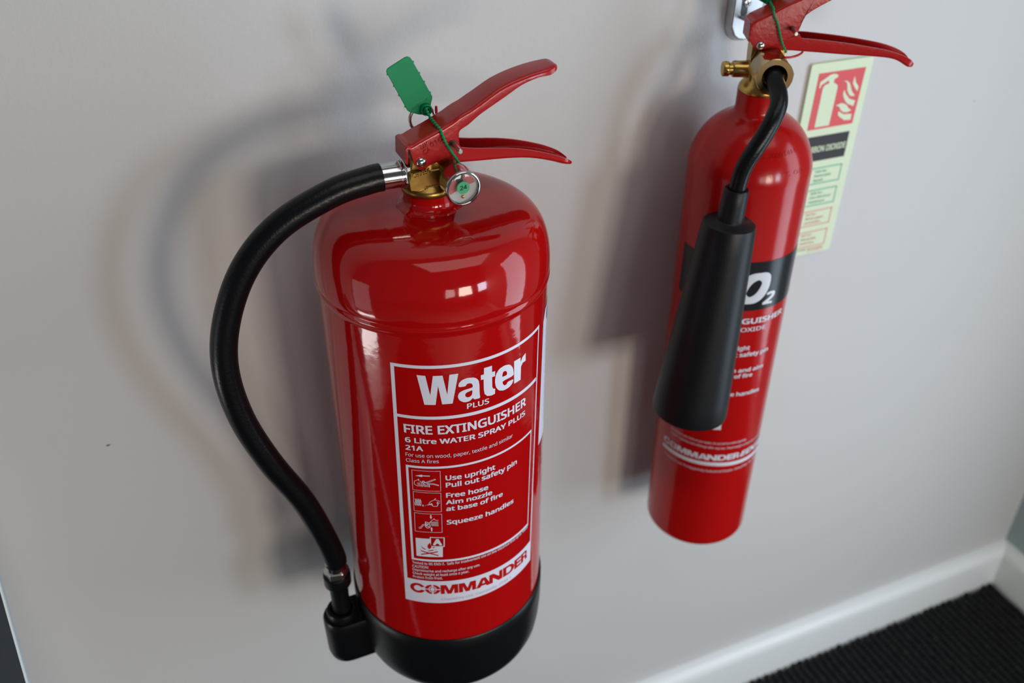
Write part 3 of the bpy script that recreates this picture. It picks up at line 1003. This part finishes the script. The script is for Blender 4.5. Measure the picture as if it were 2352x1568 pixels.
# 3 squeeze
polys(bm, [[(-25.9, .1133), (-25.3, .1133), (-25.3, .1112), (-25.9, .1112)], [(-26.2, .1113), (-25.0, .1113), (-25.6, .1089)], [(-25.9, .0966), (-25.3, .0966), (-25.3, .0988), (-25.9, .0988)], [(-26.2, .0988), (-25.0, .0988), (-25.6, .1009)]])
S_([(-26.6, .1052), (-25.4, .1074), (-24.2, .1090), (-23.8, .1098)]); S_([(-24.2, .1088), (-22.6, .1078), (-21.9, .1080)])
S_([(-28.6, .1060), (-28.7, .1010), (-27.8, .0997), (-26.6, .1003), (-26.3, .1020), (-26.8, .1050), (-28.6, .1060)], 1.6)
S_([(-28.6, .1044), (-27.2, .1036), (-28.6, .1022), (-27.0, .1014)], 1.8)
for k in range(4):
    S_([(-26.2+k*.25, .1058-k*.0011), (-22.0, .1062-k*.0013)], 1.3)
S_([(-28.8, .1036), (-30.2, .1030), (-31.2, .1005), (-32.4, .0995)]); S_([(-28.8, .1026), (-30.0, .1020), (-31.0, .0993), (-32.2, .0984)])
finish('pictogram_drawings', bm, cm, WHITE, we)
bm = bmesh.new()
polys(bm, [[(-34.55, .0884), (-26.7, .0886), (-26.75, .0809), (-20.25, .0806), (-20.55, .0694), (-34.75, .0692)]])
q = [(-26.6, .0902), (-19.3, .0898), (-19.55, .0805), (-26.75, .0809)]
polys(bm, stroke(q+[q[0]], .28, .00035))
text(bm, 'A', (-25.4, .0821), (-20.6, .0817), (-25.3, .0889), bold=.04)
finish('fire_class_panel', bm, cm, WHITE, we)
bm = bmesh.new()
polys(bm, [[(-31.8, .0808), (-31.0, .0790), (-29.6, .0777), (-29.3, .0770), (-30.2, .0772), (-31.3, .0784)],
           [(-26.9, .0848), (-28.1, .0822), (-28.4, .0797), (-27.6, .0778), (-26.8, .0786), (-26.2, .0800), (-26.9, .0815)],
           [(-24.4, .0804), (-25.4, .0800), (-25.7, .0790), (-24.9, .0793)], [(-32.7, .0772), (-32.1, .0768), (-32.3, .0763)], [(-23.8, .0779), (-24.5, .0774), (-24.0, .0770)]])
polys(bm, stroke([(-31.9, .0753), (-22.9, .0712)], .40, .00050)); polys(bm, stroke([(-31.9, .0715), (-23.2, .0751)], .40, .00050))
polys(bm, stroke([(-28.0, .0756), (-25.4, .0768)], .34, .00040))
finish('flame_drawing', bm, cm2, REDI, we)
bm = bmesh.new()
polys(bm, commander(-39.8, 34.6, .0282, .0382))
finish('maker_lettering', bm, cm2, REDI, we)
bm = bmesh.new()
text(bm, 'CheckFire Ltd, Caerphilly, CF83 1', (-22.5, .0206), (19.7, .0214), (-22.5, .0231), bold=-.002)
finish('label_faint_print', bm, cm2, PINK, we)
# second label round the right side
bm = bmesh.new()
polys(bm, [[(50.6, .2425), (54.5, .2500), (86, .2500), (86, .134), (47.0, .1335)]])
l2 = finish('side_label', bm, cm, WHITE, we, label='white printed label round the right side')
bm = bmesh.new()
text(bm, '6', (58.2, .2365), (66.5, .2365), (58.2, .2480), bold=.03)
for k in range(14):
    zz = .228-k*.0062
    text(bm, 'Service record  date  by', (57, zz), (84, zz), (57, zz+.0020))
finish('side_label_print', bm, cm2, mat('blue_grey_print', (.12, .14, .24), .5), l2)
bm = bmesh.new()
for k, tt in enumerate(('MADE IN WALES', 'SERIAL No', 'BAFE', 'TEST DATE')):
    zz = .128-k*.022
    polys(bm, stroke([(55.0-k*.6, zz), (54.8-k*.6, zz-.016)], .35, .0003))
    polys(bm, stroke([(57.0-k*.6, zz), (56.8-k*.6, zz-.013)], .35, .0003))
finish('side_print', bm, cm, PINK, we)

# hook of the water extinguisher, on the wall behind it
bm = bmesh.new(); box(bm, -0.015, 0.015, YW-0.0025, YW, 0.100, 0.240)
obj('hook_plate', bm, GALV, wall_back, bevel=0.0006, smooth=False)
bm = bmesh.new(); box(bm, -0.006, 0.006, 0.0785, YW-0.002, 0.2150, 0.2180)
obj('hanging_hook', bm, GALV, wall_back, bevel=0.0005, smooth=False)

# ------------------------------------------------------------------ CO2 EXTINGUISHER
CX, CY, R2 = 0.29518, 0.04665, 0.0507
ce = thing('fire_extinguisher', 'slim red carbon dioxide fire extinguisher with black discharge horn, right of the large one',
           'fire extinguisher', (CX, CY, -0.1236), 'wall hung fire extinguishers')
TH = rad(-24)
ff = Vector((math.sin(TH), -math.cos(TH), 0))
rr_ = Vector((math.cos(TH), math.sin(TH), 0))


def L2(a, b, z):      # b grows away from the viewer, like world y
    v = Vector((CX, CY, 0)) + rr_*a - ff*b
    return Vector((v.x, v.y, z))


prof = []
for k in range(9):
    t = math.pi/2*k/8
    prof.append((R2-0.0084+0.0084*math.sin(t), -0.1236+0.0084-0.0084*math.cos(t)))
prof = [(0.01, -0.1232)] + prof + [(R2, -0.1130), (R2, -0.05), (R2, 0.10), (R2, 0.26), (R2, 0.279), (R2, 0.2804)]
z0c, hc, nc, mc = 0.28048, 0.0466, 2.477, 1.706
for k in range(1, 40):
    s = k/40
    r_ = R2*(1-s**mc)**(1/nc)
    z_ = z0c+hc*s
    if r_ < 0.0215:
        break
    prof.append((r_, z_))
rl, zl = prof[-1]
prof += [(0.0200, zl+0.0012), (0.0187, zl+0.0030), (0.0182, zl+0.0060), (0.0181, 0.3425), (0.0150, 0.3432)]
bm = bmesh.new(); lathe(bm, prof, (CX, CY, 0), seg=128)
obj('cylinder', bm, RED2, ce, autos=60)
# valve
bm = bmesh.new()
lathe(bm, [(0.0150, 0.3420), (0.0176, 0.3426), (0.0182, 0.3440), (0.0176, 0.3466), (0.0160, 0.3490), (0.0132, 0.3520), (0.0124, 0.3600), (0.0120, 0.3690), (0.0090, 0.3720), (0.0085, 0.3860)], (CX, CY, 0), seg=56)
obj('valve_body', bm, BRASS2, ce, autos=45)
bm = bmesh.new()
pl = [(-0.0125, 0.3500), (0.0120, 0.3500), (0.0125, 0.3745), (0.0095, 0.3800), (-0.0050, 0.3850), (-0.0135, 0.3850), (-0.0135, 0.3720)]
prism(bm, pl, lambda a, c: L2(a, -0.0078, c), lambda a, c: L2(a, 0.0078, c))
box_ = []
obj('valve_block', bm, BRASS2, ce, bevel=0.0015)
bm = bmesh.new()      # safety outlet plug pointing left
lathe(bm, [(0.0072, 0), (0.0068, 0.004), (0.0064, 0.0080), (0.0064, 0.0142), (0.0060, 0.0152), (0.0047, 0.0154), (0.0047, 0.0178), (0.0056, 0.0180), (0.0058, 0.0184), (0.0058, 0.0224), (0.0052, 0.0232), (0.0046, 0.0234)], L2(-0.0095, 0, 0.3594), -rr_, 40)
pgp = obj('outlet_plug', bm, BRASS2, ce, autos=40)
bm = bmesh.new()
lathe(bm, [(0.0009, 0), (0.0009, 0.0003)], L2(-0.0298, -0.0057, 0.3596), ff, 16)
obj('vent_hole', bm, DARK, pgp)
# hex nut and hose
NZ = 0.3648
bm = bmesh.new()
lathe(bm, [(0.0154, 0.0100), (0.0156, 0.0110), (0.0156, 0.0295), (0.0137, 0.0338), (0.0132, 0.0348), (0.0092, 0.0349), (0.0088, 0.0345), (0.0088, 0.0250)], L2(0, 0, NZ), ff, 6, phase=rad(32), cap=False)
bm.free()
bm = bmesh.new()      # hexagon blended into a round face
segn = 72
xx, yy, aa = frame_from(ff)


def hexr(t, R_):
    k = (t % (math.pi/3)) - math.pi/6
    return R_*math.cos(math.pi/6)/math.cos(k)


secs = [('h', 0.0100, 0.0148), ('h', 0.0105, 0.0156), ('h', 0.0305, 0.0157), ('m', 0.0330, 0.0152), ('c', 0.0344, 0.0140), ('c', 0.0350, 0.0135), ('c', 0.0350, 0.0096), ('c', 0.0344, 0.0091), ('c', 0.0250, 0.0090)]
prev = None
for kind, d, R_ in secs:
    ring = []
    for i in range(segn):
        t = 2*math.pi*i/segn
        hr = hexr(t, 0.0156)
        r_ = hexr(t, R_) if kind == 'h' else (min(hr, 0.0146) if kind == 'm' else R_)
        ring.append(bm.verts.new(L2(0, 0, NZ) + aa*d + xx*(r_*math.cos(t+.10)) + yy*(r_*math.sin(t+.10))))
    if prev:
        for i in range(segn):
            j = (i+1) % segn
            bm.faces.new((prev[i], prev[j], ring[j], ring[i]))
    else:
        bm.faces.new(ring)
    prev = ring
obj('hex_nut', bm, ZINC, ce, autos=22)
nf = L2(0, -0.027, NZ)
hp = [nf, L2(-0.0005, -0.0355, NZ-0.0005), (0.2772, 0.0030, 0.3575), (0.2725, -0.0050, 0.3510), (0.2660, -0.0093, 0.3430), (0.2596, -0.0105, 0.3325), (0.2533, -0.0105, 0.3223), (0.2487, -0.0090, 0.3125), (0.2462, -0.0075, 0.3020), (0.2452, -0.0062, 0.2860), (0.2449, -0.006, 0.2780)]
bm = bmesh.new(); tube(bm, catmull(hp, 8), 0.0066, 28)
obj('hose', bm, RUBBER, ce, autos=60)
# discharge horn
ht, hb = Vector((0.2434, -0.006, 0.2625)), Vector((0.2290, -0.007, 0.0800))
ax = (hb-ht)
Lh = ax.length
bm = bmesh.new()
lathe(bm, [(0.0070, -0.0270), (0.0090, -0.0272), (0.0096, -0.0262), (0.0100, -0.0150), (0.0105, -0.0012), (0.0118, 0.0), (0.0185, 0.0006), (0.0205, 0.0018), (0.0213, 0.0045)]
      + [(0.0213+0.0117*(k/10), 0.0045+(Lh-0.0065)*k/10) for k in range(1, 11)] + [(0.0326, Lh), (0.0312, Lh), (0.0300, Lh-0.01), (0.018, 0.03), (0.004, 0.028)], ht, ax, 72, cap=False)
obj('discharge_horn', bm, HORN, ce, autos=40)
# levers (valve faces a little left, so the levers lean out of the wall plane)
f2m = lambda a, b, z: L2(a, b, z)
k_top = [(-0.0175, 0.3975), (-0.0150, 0.4000), (-0.0120, 0.4016), (-0.0085, 0.4034), (-0.00223, 0.4067), (0.00795, 0.41245), (0.01814, 0.41757), (0.0235, 0.4205), (0.0330, 0.4250), (0.0500, 0.4318), (0.0700, 0.4385), (0.0860, 0.4415), (0.0950, 0.4412), (0.0985, 0.4395)]
k_bot = [(-0.0174, 0.3843), (-0.0162, 0.3836), (-0.0146, 0.3812), (-0.0120, 0.3785), (-0.0085, 0.3774), (-0.00250, 0.3800), (0.0150, 0.38880), (0.0187, 0.39338), (0.02104, 0.40341), (0.03917, 0.41555), (0.0640, 0.4280), (0.0830, 0.4345), (0.0940, 0.4362), (0.0985, 0.4370)]
HW2 = 0.0115
bm = bmesh.new()
channel(bm, k_top, k_bot, f2m, HW2, rc=0.0024, taper=[1]*11+[.9, .7, .4])
ul2 = obj('upper_lever', bm, REDH, ce, autos=50)
bm = bmesh.new()
ep = [(-0.0107, 0.3955), (-0.0085, 0.3975), (0.0085, 0.3975), (0.0107, 0.3955), (0.0112, 0.3842), (-0.0112, 0.3842)]
prism(bm, ep, lambda a, c: L2(-0.0168, a, c), lambda a, c: L2(-0.0182, a, c))
obj('end_plate', bm, REDH, ul2, bevel=0.0004)
k_lt = [(-0.0095, 0.3825), (0.0091, 0.3853), (0.0180, 0.3890), (0.0205, 0.38950), (0.0229, 0.38656), (0.03173, 0.38586), (0.05494, 0.38337), (0.07453, 0.38046), (0.0904, 0.37751), (0.10272, 0.37375), (0.11000, 0.3700), (0.11338, 0.36640)]
k_lb = [(-0.0095, 0.3785), (-0.00017, 0.37687), (0.01509, 0.37682), (0.0195, 0.3766), (0.02589, 0.37613), (0.0340, 0.3756), (0.0560, 0.37400), (0.07600, 0.37290), (0.09172, 0.37150), (0.1000, 0.36908), (0.10801, 0.36445), (0.11250, 0.36330)]
bm = bmesh.new()
channel(bm, k_lt, k_lb, f2m, 0.0100, rc=0.0022, openup=True, taper=[1]*9+[.97, .85, .6])
obj('lower_lever', bm, REDH, ce, autos=50)
for sgn in (-1, 1):
    bm = bmesh.new()
    lathe(bm, [(0.0032, -.001), (0.0033, 0.0002), (0.0031, 0.0010), (0.0022, 0.0019), (0.0010, 0.0023), (0.0002, 0.0024)], L2(-0.0085, sgn*HW2, 0.3814), -ff*sgn, 32)
    obj('rivet', bm, CHROME, ce)
bm = bmesh.new()
lathe(bm, [(0.0011, -0.0250), (0.0015, -0.0246), (0.0015, 0.0180), (0.0012, 0.0190)], L2(0.0134, 0, 0.3943), -ff, 24)
sp2 = obj('safety_pin', bm, STEEL, ce)
bm = bmesh.new()
lathe(bm, [(0.0022, 0), (0.0022, 0.0003)], L2(0.0136, -HW2-.0001, 0.3943), ff, 24)
obj('pin_hole', bm, DARK, ul2)
bm = bmesh.new()
tube(bm, catmull([L2(0.0000, 0.0000, 0.3700), L2(0.0135, -0.005, 0.3703), L2(0.0203, -0.005, 0.3711), L2(0.0260, -0.004, 0.3735), L2(0.0285, 0.004, 0.3755), L2(0.026, 0.0125, 0.3790)], 8), 0.0009, 12)
obj('pin_cord', bm, CORD, ce, label='thin red plastic cord under the lower lever')
out2 = [(-0.0190, 0.4420), (-0.0185, 0.4440), (-0.0165, 0.4450), (-0.0070, 0.4480), (-0.0050, 0.4475), (0.0062, 0.4190), (0.0060, 0.4140), (0.0048, 0.4060), (0.0010, 0.4036), (-0.0040, 0.4060), (-0.0100, 0.4090)]
seal(ce, f2m, out2, (0.0010, 0.4072),
     [(0.0010, 0.0115, 0.4078), (-0.0010, 0.0090, 0.4085), (-0.0020, 0.0, 0.4085), (-0.0028, -0.0105, 0.4085), (-0.0024, -0.0145, 0.4050), (0.0010, -0.0145, 0.3990), (0.0045, -0.0145, 0.3900), (0.0076, -0.0145, 0.3830), (0.0112, -0.0145, 0.3771)],
     22, 'green plastic seal tag behind the upper lever, cut off by the top of the picture', 0.013, rr=0.0040)
# prints
km = cylmap(CX, CY, R2+0.0002)
km2 = cylmap(CX, CY, R2+0.0003)
bm = bmesh.new()
polys(bm, [[(-96.2, .2142), (50, .2145), (50, .1665), (-89.5, .1665), (-97.0, .1672), (-97.4, .1700)]])
finish('black_band', bm, km, INK, ce)
line('C', (-60, .1735), (-35, .1735), (-60, .2045), km2, WHITE2, ce, bold=.04, shear=.22)
line('O', (-31.5, .1735), (1.0, .1735), (-31.5, .2040), km2, WHITE2, ce, bold=.045, shear=.30)
line('2', (-4.0, .1712), (9.5, .1705), (-4.0, .1838), km2, WHITE2, ce, bold=.03, shear=.25)
for s_, a, b_, c_, bo in (('FIRE EXTINGUISHER', (-82, .1537), (28.6, .1525), (-82, .1594), .024), ('CARBON DIOXIDE', (-73, .1452), (5.4, .1448), (-73, .1495), .01),
                      ('Use upright', (-47, .1252), (-8.8, .1251), (-47, .1298), .022), ('Pull out safety pin', (-47, .1184), (15.3, .1177), (-47, .1230), .022),
                      ('Adjust horn and aim', (-62, .1016), (12.2, .1004), (-62, .1060), .022), ('at base of fire', (-47, .0947), (-0.3, .0943), (-47, .0990), .022),
                      ('Squeeze handles', (-47, .0748), (13.2, .0733), (-47, .0792), .022),
                      ('Use may harm pets, fumes or your readers. Do not hold horn when operating.', (-80, .0172), (8.4, .0158), (-80, .0198), .006),
                      ('Inspect regularly and recharge after any use. Check weight at least once a year.', (-80, .0123), (33.0, .0090), (-80, .0149), .006),
                      ('CheckFire Ltd, Pontygwindy Industrial Estate, Caerphilly, UK, CF83 1', (-85.5, -.0180), (38, -.0198), (-85.5, -.0152), .004)):
    line(s_, a, b_, c_, km2, WHITE2, ce, bold=bo)
bm = bmesh.new()
polys(bm, [[(-60, .0555), (-25.4, .0555), (-24.7, .0345), (-60, .0345)]])
finish('fire_class_panel', bm, km2, WHITE2, ce)
bm = bmesh.new()
polys(bm, commander(-89.5, 1.7, -.0037, .0032))
finish('maker_lettering', bm, km2, WHITE2, ce)
bm = bmesh.new()
line('EDGE', (2.9, -.0036), (42.0, -.0036), (2.9, .0032), km2, WHITE2, ce, bold=.035, shear=.3)
polys(bm, [[(-90.3, -.0068), (-26, -.0062), (43, -.0095), (43, -.0140), (-26, -.0106), (-90.3, -.0108)]])
finish('underline', bm, km2, WHITE2, ce)
bm = bmesh.new()       # stamped letters on the shoulder
text(bm, 'S  2009 DH-1', (-27, .3030), (13.5, .3050), (-27, .3062), bold=0)
text(bm, 'T  TS 08', (-20, .2893), (19.0, .2895), (-20, .2925), bold=0)


def shoulder(u, v, t=0):
    s = min(max((v-z0c)/hc, 0), 1)
    r_ = R2*(1-s**mc)**(1/nc)-0.00015+t
    return (CX+r_*math.sin(rad(u)), CY-r_*math.cos(rad(u)), v)


finish('stamped_lettering', bm, shoulder, RED2, ce, step=2.5, thick=0.0005)

# wall bracket of the CO2 extinguisher: pressed plate with a slot and a screw
kb = thing('wall_bracket', 'galvanised wall bracket with a slotted screw hole above the slim extinguisher', 'bracket', (0.315, YW, 0.40))
bm = bmesh.new()
ol = [(0.3035, 0.470), (0.3018, 0.3740), (0.3030, 0.3690), (0.3060, 0.3640), (0.3110, 0.3605), (0.3180, 0.3590), (0.3250, 0.3605), (0.3300, 0.3640), (0.3330, 0.3690), (0.3342, 0.3740), (0.3335, 0.470)]
y0_, y1_ = YW, 0.1068
prism(bm, ol, lambda a, c: (a, y0_, c), lambda a, c: (a+(0.318-a)*.10, y1_, c+(0.003 if c < .38 else 0)))
obj('back_plate', bm, GALV, kb, bevel=0.0022)
bm = bmesh.new()
sl = [(0.31375+0.0030*math.cos(t), 0.3850+0.0030*math.sin(t)) for t in [math.pi+math.pi*k/10 for k in range(11)]] + \
     [(0.31375+0.0030*math.cos(t), 0.4050+0.0030*math.sin(t)) for t in [math.pi*k/10 for k in range(11)]]
prism(bm, sl, lambda a, c: (a, 0.1066, c), lambda a, c: (a, 0.1064, c))
obj('slot', bm, mat('slot_shadow_metal', (.10, .10, .10), .5, .5), kb, smooth=False)
bm = bmesh.new()
lathe(bm, [(0.0030, -0.002), (0.0036, 0), (0.0034, 0.0006), (0.0018, 0.0011), (0.0003, 0.0012)], (0.3158, 0.1063, 0.3925), (0, -1, 0), 32)
scw = obj('screw', bm, STEEL, kb)
bm = bmesh.new()
for a_ in (0.5, 0.5+math.pi/2):
    d_ = Vector((math.cos(a_), 0, math.sin(a_)))*0.0020
    n_ = Vector((-math.sin(a_), 0, math.cos(a_)))*0.00045
    c_ = Vector((0.3158, 0.1050, 0.3925))
    vs = [bm.verts.new(c_+q) for q in (d_+n_, d_-n_, -d_-n_, -d_+n_)]
    bm.faces.new(vs)
ex = bmesh.ops.extrude_face_region(bm, geom=bm.faces[:])
bmesh.ops.translate(bm, verts=[g for g in ex['geom'] if isinstance(g, bmesh.types.BMVert)], vec=(0, 0.0006, 0))
obj('cross_slot', bm, DARK, scw, smooth=False)
bm = bmesh.new(); box(bm, 0.3105, 0.3255, 0.060, 0.1085, 0.3800, 0.3828)
obj('hook', bm, GALV, kb, bevel=0.0005, smooth=False)

# ------------------------------------------------------------------ IDENTIFICATION SIGN
SU, SV, PHI, SW, SH = 0.39961, 0.32864, -0.01659, 0.06998, 0.20025
cph, sph = math.cos(PHI), math.sin(PHI)


def sm(off):
    def f(a, b, h=0):      # a, b: 0..1 across and down the board
        A, B = a*SW, b*SH
        return (SU + A*cph + B*sph, YW-0.0032-off-h, SV + A*sph - B*cph)
    return f


sg = thing('safety_sign', 'pale green carbon dioxide extinguisher sign board fixed to the wall behind the slim extinguisher', 'sign', (SU, YW, SV-SH/2))
bm = bmesh.new()
rc_ = 0.035
cs = []
for cxx, cyy, a0 in ((1-rc_, rc_*.35, -90), (1-rc_, 1-rc_*.35, 0), (rc_, 1-rc_*.35, 90), (rc_, rc_*.35, 180)):
    for k in range(7):
        t = rad(a0+90*k/6)
        cs.append((cxx+rc_*math.cos(t), cyy+rc_*.35*math.sin(t)))
prism(bm, cs, lambda a, b: sm(0)(a, b), lambda a, b: (sm(0)(a, b)[0], YW+0.0001, sm(0)(a, b)[2]))
obj('board', bm, LUM, sg, smooth=False)


def sb(name, plist, m, off, texts=()):
    b = bmesh.new()
    polys(b, plist)
    for t in texts:
        text(b, *t[:4], **(t[4] if len(t) > 4 else {}))
    mp = sm(off)
    return finish(name, b, mp, m, sg, step=0)


sb('red_panel', [[(.140, .0458), (.9, .0450), (.8815, .3145), (.1325, .3152)]], SRED, .0002)
ext = [(.2397, .3044), (.4789, .3040), (.4880, .1250), (.4800, .1130), (.4452, .1039), (.4081, .0977), (.4039, .0813), (.4552, .0742), (.4545, .0626), (.3926, .0554), (.3298, .0574), (.1822, .0858), (.1829, .1136), (.2027, .1144), (.209, .1008), (.3159, .0822), (.3348, .0969), (.267, .1033), (.2442, .1162)]
fl = [[(.7364, .079), (.7312, .1138), (.78, .1360), (.8407, .1574), (.8416, .1337), (.7787, .1112)],
      [(.5707, .0976), (.6250, .1040), (.6451, .1195), (.6600, .1420), (.6928, .1594), (.7300, .1730), (.7646, .1769), (.8145, .1768), (.7451, .1522), (.7100, .1300), (.68, .1117), (.6281, .0977)],
      [(.6111, .1393), (.6030, .1560), (.6186, .1704), (.6600, .1930), (.7162, .2107), (.8295, .2271), (.8371, .2008), (.7313, .1874), (.6600, .1640)],
      [(.5262, .2116), (.5899, .2194), (.6200, .2360), (.6801, .2502), (.7450, .2530), (.8114, .2467), (.7500, .2330), (.7134, .2179), (.6500, .2060), (.6024, .2031)],
      [(.5898, .2411), (.5950, .2600), (.6387, .2726), (.7288, .2917), (.832, .2942), (.8289, .2646), (.6878, .2603)]]
sb('extinguisher_and_flame_symbol', [ext]+fl, LUM, .0004)
sb('black_panel', [[(.130, .3520), (.869, .3518), (.8695, .4798), (.130, .4800)]], SBLACK, .0002)
sb('panel_lettering', [], LUM, .0004, [('CARBON DIOXIDE', (.155, .4330), (.845, .4335), (.155, .4020), dict(bold=.018))])


def rbox(b0, b1):
    q = [(.14, b0), (.866, b0), (.866, b1), (.14, b1)]
    return stroke(q+[q[0]], .0085, .0030)


def lines(b0, ts, ends):
    return [(t, (.42, b0+k*.0232), (e, b0+k*.0232+.0015), (.42, b0+k*.0232-.0125), dict(bold=.008)) for k, (t, e) in enumerate(zip(ts, ends))]


sb('safe_boxes', rbox(.5200, .6020)+rbox(.6375, .7205), SGREEN, .0002,
   lines(.5440, ('Safe for:', 'Flammable', 'liquids.'), (.63, .705, .60))+lines(.6600, ('Safe for:', 'Live electrical', 'equipment.'), (.63, .78, .70)))
sb('not_for_boxes', rbox(.7535, .8350)+rbox(.8706, .9560), SORANGE, .0002,
   lines(.7755, ('Not for:', 'Wood, paper', 'and textiles.'), (.60, .742, .716))+lines(.8925, ('Not for:', 'Flammable', 'metal fires.'), (.60, .693, .68))
   + [('Firesafe', (.575, .9790), (.862, .9790), (.575, .9665), dict(bold=.02)), ('www.firesafe.uk', (.575, .9890), (.862, .9890), (.575, .9825))])
sb('reference_code', [], SBLACK, .0002, [('EX-CO2/12B', (.20, .9755), (.54, .9760), (.20, .9655)), ('ISO 7010', (.20, .990), (.40, .990), (.20, .9825))])
